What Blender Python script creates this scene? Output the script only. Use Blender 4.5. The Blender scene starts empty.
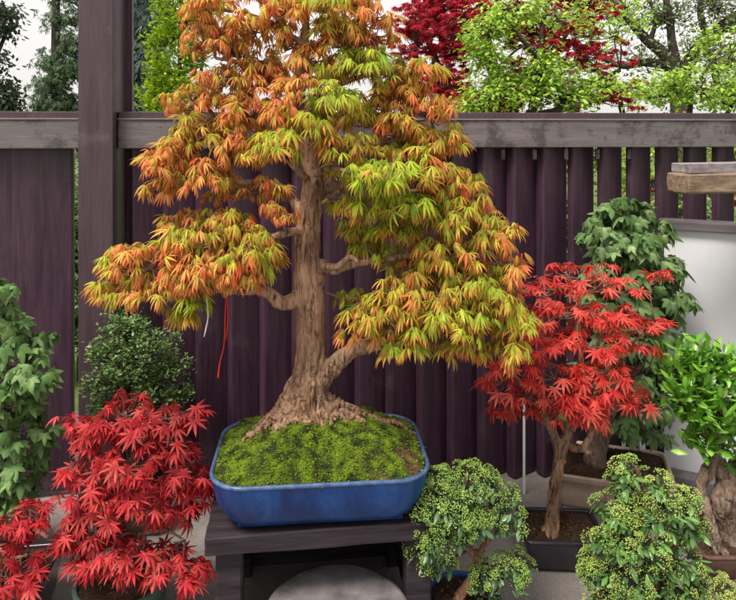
import bpy, bmesh, math, random
import numpy as np
from mathutils import Vector, Matrix, noise

# ------------------------------------------------------------------ camera, sky, sun, exposure
scene = bpy.context.scene
F, Y0, H = 640.0, 130.0, 1.72          # focal length and horizon row (in the 736 px wide photo), eye height
cam_d = bpy.data.cameras.new('camera')
cam = bpy.data.objects.new('camera', cam_d)
scene.collection.objects.link(cam)
cam.location = (0, 0, H)
cam.rotation_euler = (math.radians(90), 0, 0)
cam_d.sensor_fit = 'HORIZONTAL'
cam_d.sensor_width = 36
cam_d.lens = 36 * F / 736
cam_d.shift_y = -(300 - Y0) / 736
cam_d.clip_end = 500
scene.camera = cam

SUN_EL, SUN_AZ = math.radians(58), math.radians(222)   # from behind the camera's left
w = bpy.data.worlds.new('World')
scene.world = w
w.use_nodes = True
nt = w.node_tree
bg = nt.nodes['Background']
sky = nt.nodes.new('ShaderNodeTexSky')
sky.sky_type = 'NISHITA'
sky.sun_disc = False
sky.sun_elevation = SUN_EL
sky.sun_rotation = SUN_AZ
sky.air_density = 1.0
sky.dust_density = 4.0
hs = nt.nodes.new('ShaderNodeHueSaturation')
hs.inputs['Saturation'].default_value = 0.22
nt.links.new(sky.outputs[0], hs.inputs['Color'])
cl = nt.nodes.new('ShaderNodeMix')                       # thin white overcast over the blue
cl.data_type = 'RGBA'
cl.inputs[0].default_value = 0.62
nt.links.new(hs.outputs[0], cl.inputs[6])
cl.inputs[7].default_value = (8.9, 8.6, 8.3, 1)
nt.links.new(cl.outputs[2], bg.inputs[0])
bg.inputs[1].default_value = 0.096
sd = bpy.data.lights.new('sun', 'SUN')
sd.energy = 3.1
sd.angle = math.radians(20)
sd.color = (1.0, 0.93, 0.82)
sun = bpy.data.objects.new('sun', sd)
scene.collection.objects.link(sun)
sdir = Vector((math.sin(SUN_AZ) * math.cos(SUN_EL), math.cos(SUN_AZ) * math.cos(SUN_EL), math.sin(SUN_EL)))
sun.rotation_euler = sdir.to_track_quat('Z', 'Y').to_euler()
scene.view_settings.view_transform = 'Standard'
scene.view_settings.look = 'None'
scene.view_settings.gamma = 1
scene.view_settings.use_curve_mapping = False
scene.view_settings.exposure = 0.62

# ------------------------------------------------------------------ helpers
COL = scene.collection
rng = np.random.default_rng(7)


def P(px, py, Y):
    """a point of the place seen at pixel (px, py) and Y metres away"""
    return np.array([(px - 368) / F * Y, Y, H - (py - Y0) / F * Y])


def link(name, me, mat, parent=None):
    o = bpy.data.objects.new(name, me)
    COL.objects.link(o)
    if mat is not None:
        me.materials.append(mat)
    if parent is not None:
        o.parent = parent
        o.matrix_parent_inverse = parent.matrix_basis.inverted()
    return o


def thing(name, label, cat, loc=(0, 0, 0), rz=0.0, group=None):
    o = bpy.data.objects.new(name, None)
    COL.objects.link(o)
    o.location = loc
    o.rotation_euler = (0, 0, rz)
    o.empty_display_size = 0.05
    o['label'] = label
    o['category'] = cat
    if group:
        o['group'] = group
    return o


def tag(o, label, cat, group=None):
    o['label'] = label
    o['category'] = cat
    if group:
        o['group'] = group
    return o


def np_mesh(name, V, Q, T=None, col=None, smooth=False):
    """mesh from vertices V (n,3), quads Q (m,4), triangles T (k,3)"""
    V = np.asarray(V, dtype=np.float32)
    Q = np.zeros((0, 4), np.int32) if Q is None else np.asarray(Q, np.int32).reshape(-1, 4)
    T = np.zeros((0, 3), np.int32) if T is None else np.asarray(T, np.int32).reshape(-1, 3)
    me = bpy.data.meshes.new(name)
    me.vertices.add(len(V))
    me.vertices.foreach_set('co', V.ravel())
    loops = np.concatenate([Q.ravel(), T.ravel()])
    me.loops.add(len(loops))
    me.loops.foreach_set('vertex_index', loops)
    n = len(Q) + len(T)
    me.polygons.add(n)
    starts = np.concatenate([np.arange(len(Q)) * 4, len(Q) * 4 + np.arange(len(T)) * 3])
    me.polygons.foreach_set('loop_start', starts.astype(np.int32))
    me.polygons.foreach_set('loop_total', np.concatenate([np.full(len(Q), 4), np.full(len(T), 3)]).astype(np.int32))
    me.update(calc_edges=True)
    me.validate()
    if smooth:
        me.polygons.foreach_set('use_smooth', np.ones(n, dtype=bool))
    if col is not None:
        a = me.color_attributes.new('Col', 'FLOAT_COLOR', 'POINT')
        c = np.ones((len(V), 4), np.float32)
        c[:, :3] = col
        a.data.foreach_set('color', c.ravel())
    return me


def box_bm(bm, cx, cy, cz, sx, sy, sz, rz=0.0, bev=0.0, seg=2):
    r = bmesh.ops.create_cube(bm, size=1.0)
    M = Matrix.Translation((cx, cy, cz)) @ Matrix.Rotation(rz, 4, 'Z') @ Matrix.Diagonal((sx, sy, sz, 1))
    bmesh.ops.transform(bm, matrix=M, verts=r['verts'])
    if bev > 0:
        ed = list({e for v in r['verts'] for e in v.link_edges})
        bmesh.ops.bevel(bm, geom=ed, offset=bev, segments=seg, affect='EDGES', profile=0.6)


def box_obj(name, mat, parent, *a, smooth=False, **k):
    bm = bmesh.new()
    box_bm(bm, *a, **k)
    me = bpy.data.meshes.new(name)
    bm.to_mesh(me)
    bm.free()
    return link(name, me, mat, parent)


def rough_plank(name, mat, parent, c, s, rz=0.0, cuts=(14, 4, 3), amp=0.003, seed=0.0):
    """a plank with worn, slightly uneven faces"""
    bm = bmesh.new()
    box_bm(bm, 0, 0, 0, s[0], s[1], s[2], bev=min(s) * 0.08, seg=1)
    bmesh.ops.subdivide_edges(bm, edges=bm.edges[:], cuts=5, use_grid_fill=True)
    for v in bm.verts:
        q = Vector((v.co.x * 5, v.co.y * 22, v.co.z * 22 + seed))
        v.co += Vector((noise.noise(q) * amp, noise.noise(q + Vector((9, 0, 0))) * amp, noise.noise(q + Vector((0, 9, 0))) * amp))
    bmesh.ops.transform(bm, matrix=Matrix.Translation(c) @ Matrix.Rotation(rz, 4, 'Z'), verts=bm.verts)
    me = bpy.data.meshes.new(name)
    bm.to_mesh(me)
    bm.free()
    return link(name, me, mat, parent)


def spline(pts, per=5):
    """Catmull-Rom through rows (x, y, z, r)"""
    p = np.asarray(pts, float)
    if len(p) < 3:
        t = np.linspace(0, 1, per + 1)[:, None]
        return p[0] * (1 - t) + p[-1] * t
    e = np.vstack([2 * p[0] - p[1], p, 2 * p[-1] - p[-2]])
    out = []
    for i in range(1, len(e) - 2):
        a, b, c, d = e[i - 1:i + 3]
        for t in np.linspace(0, 1, per, endpoint=False):
            out.append(0.5 * ((2 * b) + (-a + c) * t + (2 * a - 5 * b + 4 * c - d) * t * t + (-a + 3 * b - 3 * c + d) * t ** 3))
    out.append(p[-1])
    out = np.array(out)
    out[:, 3] = np.maximum(out[:, 3], 0.0004)
    return out


class Tubes:
    def __init__(self):
        self.V, self.Q, self.T, self.n = [], [], [], 0

    def add(self, path, sides=6, cap=True, wob=0.0, seed=0.0):
        path = np.asarray(path, float)
        m = len(path)
        d = np.gradient(path[:, :3], axis=0)
        d /= np.linalg.norm(d, axis=1)[:, None] + 1e-9
        ref = np.array([0.0, 0.0, 1.0])
        if abs(d[:, 2]).mean() > 0.7:
            ref = np.array([0.0, 1.0, 0.0])
        u = np.cross(d, ref)
        u /= np.linalg.norm(u, axis=1)[:, None] + 1e-9
        v = np.cross(d, u)
        a = np.arange(sides) * 2 * math.pi / sides
        r = path[:, 3][:, None] * np.ones(sides)
        if wob:
            for i in range(m):
                for j in range(sides):
                    r[i, j] *= 1 + wob * noise.noise(Vector((math.cos(a[j]) * 1.3 + seed, math.sin(a[j]) * 1.3, i * 0.35)))
        ring = path[:, None, :3] + r[:, :, None] * (np.cos(a)[None, :, None] * u[:, None] + np.sin(a)[None, :, None] * v[:, None])
        base = self.n
        self.V.append(ring.reshape(-1, 3))
        i = np.arange(m - 1)[:, None] * sides
        j = np.arange(sides)[None, :]
        k = (j + 1) % sides
        q = np.stack([i + j, i + k, i + sides + k, i + sides + j], -1).reshape(-1, 4) + base
        self.Q.append(q)
        self.n += m * sides
        if cap:
            self.V.append(path[[0, -1], :3])
            c0, c1 = self.n, self.n + 1
            self.n += 2
            jj = np.arange(sides)
            kk = (jj + 1) % sides
            self.T.append(np.stack([np.full(sides, c0), base + kk, base + jj], -1))
            e = base + (m - 1) * sides
            self.T.append(np.stack([np.full(sides, c1), e + jj, e + kk], -1))

    def mesh(self, name, smooth=True):
        return np_mesh(name, np.vstack(self.V), np.vstack(self.Q), np.vstack(self.T) if self.T else None, smooth=smooth)


def fuse(me, voxel, smooth_it=4, amp=0.0, freq=20.0, ridge=0.0, z_low=0.85):
    """voxel-remesh a mesh of crossing tubes into one skin, then roughen it like bark"""
    o = bpy.data.objects.new('tmp', me)
    COL.objects.link(o)
    m = o.modifiers.new('r', 'REMESH')
    m.mode = 'VOXEL'
    m.voxel_size = voxel
    s = o.modifiers.new('s', 'SMOOTH')
    s.iterations = smooth_it
    s.factor = 0.5
    dg = bpy.context.evaluated_depsgraph_get()
    out = bpy.data.meshes.new_from_object(o.evaluated_get(dg))
    bpy.data.objects.remove(o)
    if amp or ridge:
        n = len(out.vertices)
        co = np.empty(n * 3, np.float32)
        no = np.empty(n * 3, np.float32)
        out.vertices.foreach_get('co', co)
        out.vertices.foreach_get('normal', no)
        co, no = co.reshape(-1, 3), no.reshape(-1, 3)
        d = np.empty(n, np.float32)
        for i in range(n):
            x, y, z = co[i]
            v = noise.noise(Vector((x * freq, y * freq, z * freq * 0.35))) * amp
            if ridge:
                low = 1.0 if z < z_low else max(0.12, 1 - (z - z_low) * 6)
                v -= ridge * low * max(0.0, 0.16 - abs(noise.noise(Vector((x * 30 + 3 * z, y * 30, z * 9))))) / 0.16
                v -= ridge * 0.5 * low * max(0.0, 0.14 - abs(noise.noise(Vector((x * 75, y * 75, z * 26))))) / 0.14
            d[i] = v
        co = co + no * d[:, None]
        out.vertices.foreach_set('co', co.ravel())
    out.polygons.foreach_set('use_smooth', np.ones(len(out.polygons), dtype=bool))
    out.update()
    return out


# ------------------------------------------------------------------ materials
def node_mat(name):
    m = bpy.data.materials.new(name)
    m.use_nodes = True
    return m, m.node_tree, m.node_tree.nodes['Principled BSDF']


def ramp(nt, fac, stops):
    r = nt.nodes.new('ShaderNodeValToRGB')
    cr = r.color_ramp
    while len(cr.elements) < len(stops):
        cr.elements.new(0.5)
    for e, (p, c) in zip(cr.elements, stops):
        e.position = p
        e.color = (c[0], c[1], c[2], 1)
    nt.links.new(fac, r.inputs[0])
    return r.outputs[0]


def tex(nt, kind='NOISE', scale=10.0, detail=6, rough=0.6, stretch=(1, 1, 1), dist=0.0):
    tc = nt.nodes.new('ShaderNodeTexCoord')
    mp = nt.nodes.new('ShaderNodeMapping')
    mp.inputs['Scale'].default_value = stretch
    nt.links.new(tc.outputs['Object'], mp.inputs[0])
    if kind == 'NOISE':
        t = nt.nodes.new('ShaderNodeTexNoise')
        t.inputs['Detail'].default_value = detail
        t.inputs['Roughness'].default_value = rough
        t.inputs['Distortion'].default_value = dist
        out = t.outputs['Fac']
    else:
        t = nt.nodes.new('ShaderNodeTexVoronoi')
        if kind == 'CRACK':
            t.feature = 'DISTANCE_TO_EDGE'
        out = t.outputs['Distance']
    t.inputs['Scale'].default_value = scale
    nt.links.new(mp.outputs[0], t.inputs['Vector'])
    return out


def mixc(nt, fac, a, b, mode='MIX'):
    m = nt.nodes.new('ShaderNodeMix')
    m.data_type = 'RGBA'
    m.blend_type = mode
    for sock, v in ((m.inputs[0], fac), (m.inputs[6], a), (m.inputs[7], b)):
        if hasattr(v, 'is_linked'):
            nt.links.new(v, sock)
        elif isinstance(v, (int, float)):
            sock.default_value = v
        else:
            sock.default_value = (v[0], v[1], v[2], 1)
    return m.outputs[2]


def bump(nt, bsdf, h, strength=0.4, dist=0.01):
    b = nt.nodes.new('ShaderNodeBump')
    b.inputs['Strength'].default_value = strength
    b.inputs['Distance'].default_value = dist
    nt.links.new(h, b.inputs['Height'])
    nt.links.new(b.outputs[0], bsdf.inputs['Normal'])


def leaf_mat(name, transl=0.35, rough=0.45, spec=0.35):
    m, nt, b = node_mat(name)
    at = nt.nodes.new('ShaderNodeAttribute')
    at.attribute_name = 'Col'
    n = tex(nt, scale=60, detail=3)
    c = mixc(nt, 1.0, at.outputs['Color'], ramp(nt, n, [(0.25, (0.72, 0.72, 0.72)), (0.75, (1.2, 1.2, 1.2))]), 'MULTIPLY')
    nt.links.new(c, b.inputs['Base Color'])
    b.inputs['Roughness'].default_value = rough
    b.inputs['Specular IOR Level'].default_value = spec
    tr = nt.nodes.new('ShaderNodeBsdfTranslucent')
    nt.links.new(c, tr.inputs[0])
    mx = nt.nodes.new('ShaderNodeMixShader')
    mx.inputs[0].default_value = transl
    nt.links.new(b.outputs[0], mx.inputs[1])
    nt.links.new(tr.outputs[0], mx.inputs[2])
    nt.links.new(mx.outputs[0], nt.nodes['Material Output'].inputs[0])
    return m


def bark_mat(name, c1, c2, c3, scale=14.0, bs=0.8):
    m, nt, b = node_mat(name)
    n = tex(nt, scale=scale, detail=9, rough=0.7, stretch=(1, 1, 0.4), dist=0.6)
    f = tex(nt, scale=scale * 5, detail=6, rough=0.7, stretch=(1, 1, 0.14), dist=0.8)
    n2 = tex(nt, scale=5, detail=4)
    c = ramp(nt, n, [(0.32, c1), (0.5, c2), (0.7, c3)])
    c = mixc(nt, ramp(nt, f, [(0.36, (0.95, 0.95, 0.95)), (0.50, (0, 0, 0))]), c, [x * 0.4 for x in c1])
    c = mixc(nt, 1.0, c, ramp(nt, n2, [(0.3, (0.7, 0.7, 0.7)), (0.7, (1.15, 1.12, 1.1))]), 'MULTIPLY')
    n4 = tex(nt, scale=scale * 1.7, detail=8, rough=0.75)
    c = mixc(nt, ramp(nt, n4, [(0.60, (0, 0, 0)), (0.68, (0.6, 0.6, 0.6))]), c, [min(0.6, x * 1.25 + 0.03) for x in c3])
    n5 = tex(nt, scale=scale * 0.8, detail=8, rough=0.75, dist=1.0)
    c = mixc(nt, ramp(nt, n5, [(0.62, (0, 0, 0)), (0.72, (0.5, 0.5, 0.5))]), c, (0.12, 0.12, 0.05))
    nt.links.new(c, b.inputs['Base Color'])
    b.inputs['Roughness'].default_value = 0.85
    b.inputs['Specular IOR Level'].default_value = 0.2
    bump(nt, b, mixc(nt, 0.6, n, f), bs, 0.008)
    return m


def simple_mat(name, ca, cb, scale=20, rough=0.7, bs=0.2, stretch=(1, 1, 1), spec=0.3, coat=0.0, dist=0.005):
    m, nt, b = node_mat(name)
    n = tex(nt, scale=scale, detail=8, rough=0.65, stretch=stretch)
    nt.links.new(ramp(nt, n, [(0.3, ca), (0.7, cb)]), b.inputs['Base Color'])
    b.inputs['Roughness'].default_value = rough
    b.inputs['Specular IOR Level'].default_value = spec
    b.inputs['Coat Weight'].default_value = coat
    if bs:
        bump(nt, b, n, bs, dist)
    return m


M = {}
M['leaf'] = leaf_mat('leaf_translucent', 0.45, 0.5, 0.25)
M['waxy_leaf'] = leaf_mat('leaf_waxy', 0.25, 0.32, 0.5)
M['far_leaf'] = leaf_mat('leaf_far', 0.4, 0.6, 0.2)
M['bark'] = bark_mat('bark_tan', (0.11, 0.06, 0.038), (0.38, 0.225, 0.145), (0.54, 0.38, 0.27), 16, 1.0)
M['bark_grey'] = bark_mat('bark_grey', (0.11, 0.075, 0.055), (0.24, 0.17, 0.13), (0.36, 0.28, 0.22), 22)
M['bark_red'] = bark_mat('bark_reddish', (0.10, 0.05, 0.035), (0.24, 0.13, 0.085), (0.36, 0.22, 0.15), 26)
M['bark_dark'] = bark_mat('bark_dark', (0.035, 0.025, 0.025), (0.08, 0.06, 0.055), (0.13, 0.1, 0.09), 18)
M['twig'] = simple_mat('twig_bark', (0.14, 0.075, 0.05), (0.28, 0.17, 0.11), 40, 0.8, 0)
M['twig_dark'] = simple_mat('twig_dark', (0.04, 0.025, 0.022), (0.11, 0.07, 0.06), 40, 0.8, 0)

# painted timber of the fence: dull aubergine with streaks, dust and scratches
def painted(name, ca, cb, dust, dpos=(0.55, 0.8), gloss=0.42, along='z'):
    m, nt, b = node_mat(name)
    n = tex(nt, scale=9, detail=8, rough=0.7, stretch=(3, 3, 0.25) if along == 'z' else (0.25, 3, 3))
    n2 = tex(nt, scale=5, detail=10, rough=0.75)
    n3 = tex(nt, scale=140, detail=4, rough=0.7, stretch=(1, 1, 0.06) if along == 'z' else (0.06, 1, 1))
    c = ramp(nt, n, [(0.3, ca), (0.7, cb)])
    c = mixc(nt, ramp(nt, n2, [(dpos[0], (0, 0, 0)), (dpos[1], (0.75, 0.75, 0.75))]), c, dust)
    c = mixc(nt, 1.0, c, ramp(nt, n3, [(0.3, (0.8, 0.8, 0.8)), (0.7, (1.15, 1.15, 1.15))]), 'MULTIPLY')
    nt.links.new(c, b.inputs['Base Color'])
    nt.links.new(ramp(nt, n2, [(0.3, (gloss,) * 3), (0.7, (gloss + 0.25,) * 3)]), b.inputs['Roughness'])
    b.inputs['Specular IOR Level'].default_value = 0.45
    bump(nt, b, n3, 0.5, 0.003)
    return m


M['fence'] = painted('fence_aubergine', (0.026, 0.011, 0.023), (0.080, 0.038, 0.064), (0.15, 0.105, 0.125), (0.56, 0.85), 0.27)
M['post'] = painted('post_aubergine', (0.045, 0.025, 0.035), (0.08, 0.045, 0.06), (0.16, 0.13, 0.145), (0.55, 0.85))
M['rail'] = painted('rail_worn_grey', (0.10, 0.082, 0.088), (0.18, 0.155, 0.16), (0.04, 0.025, 0.032), (0.48, 0.56), 0.5, 'x')
M['rail_lit'] = painted('rail_edge_lit', (0.15, 0.135, 0.14), (0.24, 0.22, 0.23), (0.08, 0.06, 0.07), (0.5, 0.7), 0.5, 'x')  # paler rail colour, with the highlight put into the paint
M['bench'] = simple_mat('bench_timber', (0.008, 0.005, 0.008), (0.045, 0.032, 0.040), 7, 0.7, 0.6, (0.6, 6, 6))
M['soil'] = simple_mat('soil', (0.012, 0.008, 0.006), (0.09, 0.045, 0.028), 90, 0.95, 1.0, dist=0.01)
M['black_glaze'] = simple_mat('pot_dark_glaze', (0.012, 0.011, 0.016), (0.04, 0.035, 0.045), 14, 0.3, 0.1, coat=0.3)
M['beige_clay'] = simple_mat('pot_beige_clay', (0.42, 0.30, 0.23), (0.56, 0.42, 0.33), 16, 0.6, 0.15)
M['teal_glaze'] = simple_mat('pot_teal_glaze', (0.03, 0.07, 0.06), (0.12, 0.2, 0.17), 10, 0.3, 0.1, coat=0.4)
M['brown_clay'] = simple_mat('pot_brown_clay', (0.06, 0.03, 0.022), (0.13, 0.07, 0.05), 14, 0.6, 0.2)

m, nt, b = node_mat('pot_blue_glaze')
n = tex(nt, scale=7, detail=8, rough=0.7, stretch=(1, 1, 0.5))
n2 = tex(nt, scale=70, detail=4)
c = ramp(nt, n, [(0.30, (0.003, 0.010, 0.05)), (0.50, (0.005, 0.038, 0.17)), (0.68, (0.015, 0.085, 0.28)), (0.82, (0.10, 0.17, 0.28))])
c = mixc(nt, ramp(nt, n2, [(0.6, (0, 0, 0)), (0.75, (0.6, 0.6, 0.6))]), c, (0.01, 0.04, 0.12))
nt.links.new(c, b.inputs['Base Color'])
b.inputs['Roughness'].default_value = 0.4
b.inputs['Specular IOR Level'].default_value = 0.35
b.inputs['Coat Weight'].default_value = 0.12
b.inputs['Coat Roughness'].default_value = 0.15
bump(nt, b, n, 0.15, 0.004)
M['blue_glaze'] = m
M['rim_glaze'] = simple_mat('rim_worn_glaze', (0.012, 0.04, 0.14), (0.10, 0.16, 0.28), 34, 0.4, 0.1, coat=0.3)

m, nt, b = node_mat('moss')
at = nt.nodes.new('ShaderNodeAttribute')
at.attribute_name = 'Col'
n = tex(nt, scale=160, detail=5, rough=0.8)
c = mixc(nt, 1.0, at.outputs['Color'], ramp(nt, n, [(0.3, (0.45, 0.45, 0.45)), (0.7, (1.4, 1.4, 1.4))]), 'MULTIPLY')
nt.links.new(c, b.inputs['Base Color'])
b.inputs['Roughness'].default_value = 0.95
b.inputs['Specular IOR Level'].default_value = 0.1
bump(nt, b, n, 0.8, 0.006)
M['moss'] = m

# grey gritty concrete paving
m, nt, b = node_mat('paving')
n = tex(nt, scale=2.2, detail=10, rough=0.7)
n2 = tex(nt, scale=120, detail=5, rough=0.8)
n3 = tex(nt, 'VORONOI', scale=160)
c = ramp(nt, n, [(0.3, (0.16, 0.14, 0.135)), (0.5, (0.26, 0.235, 0.225)), (0.75, (0.34, 0.31, 0.295))])
c = mixc(nt, 1.0, c, ramp(nt, n2, [(0.3, (0.6, 0.6, 0.6)), (0.7, (1.25, 1.22, 1.2))]), 'MULTIPLY')
c = mixc(nt, ramp(nt, n3, [(0.08, (1, 1, 1)), (0.2, (0, 0, 0))]), c, (0.07, 0.06, 0.055))
nt.links.new(c, b.inputs['Base Color'])
b.inputs['Roughness'].default_value = 0.9
bump(nt, b, n2, 0.6, 0.006)
M['paving'] = m
M['stone'] = simple_mat('stone_slab', (0.07, 0.06, 0.065), (0.24, 0.22, 0.225), 9, 0.85, 0.5)
M['lawn'] = simple_mat('lawn', (0.06, 0.1, 0.02), (0.14, 0.2, 0.05), 5, 0.9, 0.5)
M['white_panel'] = simple_mat('white_panel', (0.60, 0.60, 0.64), (0.69, 0.69, 0.73), 2, 0.6, 0.03)
M['cap_metal'] = simple_mat('cap_grey', (0.07, 0.06, 0.07), (0.16, 0.145, 0.155), 8, 0.45, 0.1, (0.3, 3, 3))
M['old_wood'] = simple_mat('weathered_beam', (0.10, 0.065, 0.045), (0.30, 0.22, 0.15), 9, 0.85, 0.8, (0.35, 5, 5))
M['old_wood_top'] = simple_mat('weathered_beam_grey', (0.12, 0.10, 0.11), (0.36, 0.32, 0.34), 9, 0.85, 0.8, (0.35, 5, 5))
M['label'] = simple_mat('label_plastic', (0.5, 0.45, 0.36), (0.6, 0.55, 0.46), 10, 0.5, 0)
M['white_tag'] = simple_mat('tag_plastic', (0.7, 0.7, 0.7), (0.8, 0.8, 0.8), 10, 0.5, 0)
M['red_cord'] = simple_mat('red_cord', (0.5, 0.02, 0.02), (0.65, 0.05, 0.04), 60, 0.7, 0)


# ------------------------------------------------------------------ leaves
def lobes_leaf(angles, lengths, width, phi0, phi1, stations=5, fold=0.25, wpos=0.38, seed=0, jitter=0.0):
    """a leaf of pointed lobes fanned round +X, bending down as they run out. returns V, Q, t"""
    r = random.Random(seed)
    V, Q, t = [], [], []
    for an, L in zip(angles, lengths):
        a = math.radians(an + r.uniform(-1, 1) * jitter)
        p0, p1 = math.radians(phi0 + r.uniform(-8, 8) * (jitter > 0)), math.radians(phi1 + r.uniform(-14, 14) * (jitter > 0))
        base = len(V)
        rr = zz = 0.0
        prev = 0.0
        for k in range(stations + 1):
            s = k / stations
            ph = p0 + (p1 - p0) * s
            ds = (s - prev) * L
            rr += ds * math.cos(ph)
            zz -= ds * math.sin(ph)
            prev = s
            wv = width * L ** 0.5 * (math.sin(math.pi * min(1, s / (2 * wpos))) if s < wpos else math.cos(math.pi / 2 * (s - wpos) / (1 - wpos)) ** 0.9 if s < 1 else 0.0)
            wv = max(wv, width * (0.30 if k == 0 else 0.02))
            nx, ny = -math.sin(a), math.cos(a)
            up = wv * fold
            for sgn in (-1, 0, 1):
                V.append((rr * math.cos(a) + nx * wv * sgn, rr * math.sin(a) + ny * wv * sgn, zz + (0 if sgn == 0 else -up)))
                t.append(s)
        for k in range(stations):
            i = base + k * 3
            Q.append((i, i + 3, i + 4, i + 1))
            Q.append((i + 1, i + 4, i + 5, i + 2))
    sh = []
    for li in range(len(angles)):
        g = r.uniform(0.84, 1.12)
        sh += [g * 0.93, g * 1.14, g * 0.93] * (stations + 1)
    return np.array(V), np.array(Q), np.array(t), np.array(sh)


# drooping narrow-fingered maple leaf; open star maple leaf; broad five-point maple leaf; plain blades
DROOP = [lobes_leaf([0, 30, -30, 62, -62, 100, -100], [1, .94, .94, .8, .8, .5, .5], 0.060, p0, p1, 5, .3, .45, s, 9)
         for s, (p0, p1) in enumerate([(22, 84), (34, 89), (5, 74), (45, 94), (8, 60), (50, 88)])]
STAR = [lobes_leaf([0, 38, -38, 76, -76, 118, -118], [1, .92, .92, .75, .75, .42, .42], 0.088, p0, p1, 5, .25, .4, s + 9, 7)
        for s, (p0, p1) in enumerate([(0, 22), (8, 42), (-6, 15), (14, 62)])]
FIVE = [lobes_leaf([0, 46, -46, 96, -96], [1, .8, .8, .5, .5], 0.2, p0, p1, 4, .25, .36, s + 20, 6)
        for s, (p0, p1) in enumerate([(5, 40), (12, 60), (0, 25)])]
BLADE = [lobes_leaf([0], [1], 0.2, p0, p1, 4, .35, .5, s + 40) for s, (p0, p1) in enumerate([(0, 20), (0, 40), (-10, 10)])]
SMALL = [lobes_leaf([0], [1], 0.27, p0, p1, 2, .3, .5, s + 50) for s, (p0, p1) in enumerate([(0, 10), (0, 40)])]
TUFT = [lobes_leaf([0, 50, -50], [1, .8, .8], 0.2, 0, 50, 2, .3, .5, 61, 8)]
NEEDLE = [lobes_leaf([0, 25, -25, 50, -50], [1, .9, .9, .7, .7], 0.07, 0, 30, 2, .2, .5, 62, 6)]
o8 = np.array([[1, 0, 0], [-1, 0, 0], [0, 1, 0], [0, -1, 0], [0, 0, 1], [0, 0, -1]], float)
q8 = np.array([[0, 2, 4], [2, 1, 4], [1, 3, 4], [3, 0, 4], [2, 0, 5], [1, 2, 5], [3, 1, 5], [0, 3, 5]])


class Leaves:
    def __init__(self):
        self.pos, self.R, self.s, self.k, self.c0, self.c1 = [], [], [], [], [], []
        self.dots = []

    def add(self, pos, az, pitch, roll, s, k, c0, c1):
        ca, sa, cp, sp, cr, sr = math.cos(az), math.sin(az), math.cos(pitch), math.sin(pitch), math.cos(roll), math.sin(roll)
        Rz = np.array([[ca, -sa, 0], [sa, ca, 0], [0, 0, 1]])
        Ry = np.array([[cp, 0, sp], [0, 1, 0], [-sp, 0, cp]])
        Rx = np.array([[1, 0, 0], [0, cr, -sr], [0, sr, cr]])
        self.pos.append(pos)
        self.R.append(Rz @ Ry @ Rx)
        self.s.append(s)
        self.k.append(k)
        self.c0.append(c0)
        self.c1.append(c1)

    def dot(self, pos, r, c):
        self.dots.append((pos, r, c))

    def mesh(self, name, templates, tip_pow=1.5):
        Vs, Qs, Ts, Cs, n = [], [], [], [], 0
        if self.pos:
            pos, R, s, k = np.array(self.pos), np.array(self.R), np.array(self.s), np.array(self.k)
            c0, c1 = np.array(self.c0), np.array(self.c1)
            for ti, (V, Q, t, sh) in enumerate(templates):
                sel = np.where(k % len(templates) == ti)[0]
                if not len(sel):
                    continue
                W = np.einsum('nij,vj->nvi', R[sel], V) * s[sel][:, None, None] + pos[sel][:, None]
                f = (t ** tip_pow)[None, :, None]
                Cc = c0[sel][:, None] * (1 - f) + c1[sel][:, None] * f
                Cc = Cc * sh[None, :, None]
                q = Q[None] + (np.arange(len(sel)) * len(V))[:, None, None] + n
                Vs.append(W.reshape(-1, 3))
                Cs.append(Cc.reshape(-1, 3))
                Qs.append(q.reshape(-1, 4))
                n += len(sel) * len(V)
        if self.dots:
            p = np.array([d[0] for d in self.dots])
            r = np.array([d[1] for d in self.dots])
            c = np.array([d[2] for d in self.dots])
            W = p[:, None] + o8[None] * r[:, None, None]
            Vs.append(W.reshape(-1, 3))
            Cs.append(np.repeat(c, 6, axis=0))
            Ts.append((q8[None] + (np.arange(len(p)) * 6)[:, None, None] + n).reshape(-1, 3))
        return np_mesh(name, np.vstack(Vs), np.vstack(Qs) if Qs else None, np.vstack(Ts) if Ts else None, col=np.vstack(Cs))


def pick(r, pal):
    """a colour between two neighbours of a palette, a little brighter or darker"""
    i = r.integers(0, len(pal))
    j = r.integers(0, len(pal))
    t = r.random()
    return (np.array(pal[i]) * t + np.array(pal[j]) * (1 - t)) * r.uniform(0.8, 1.2)


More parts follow.
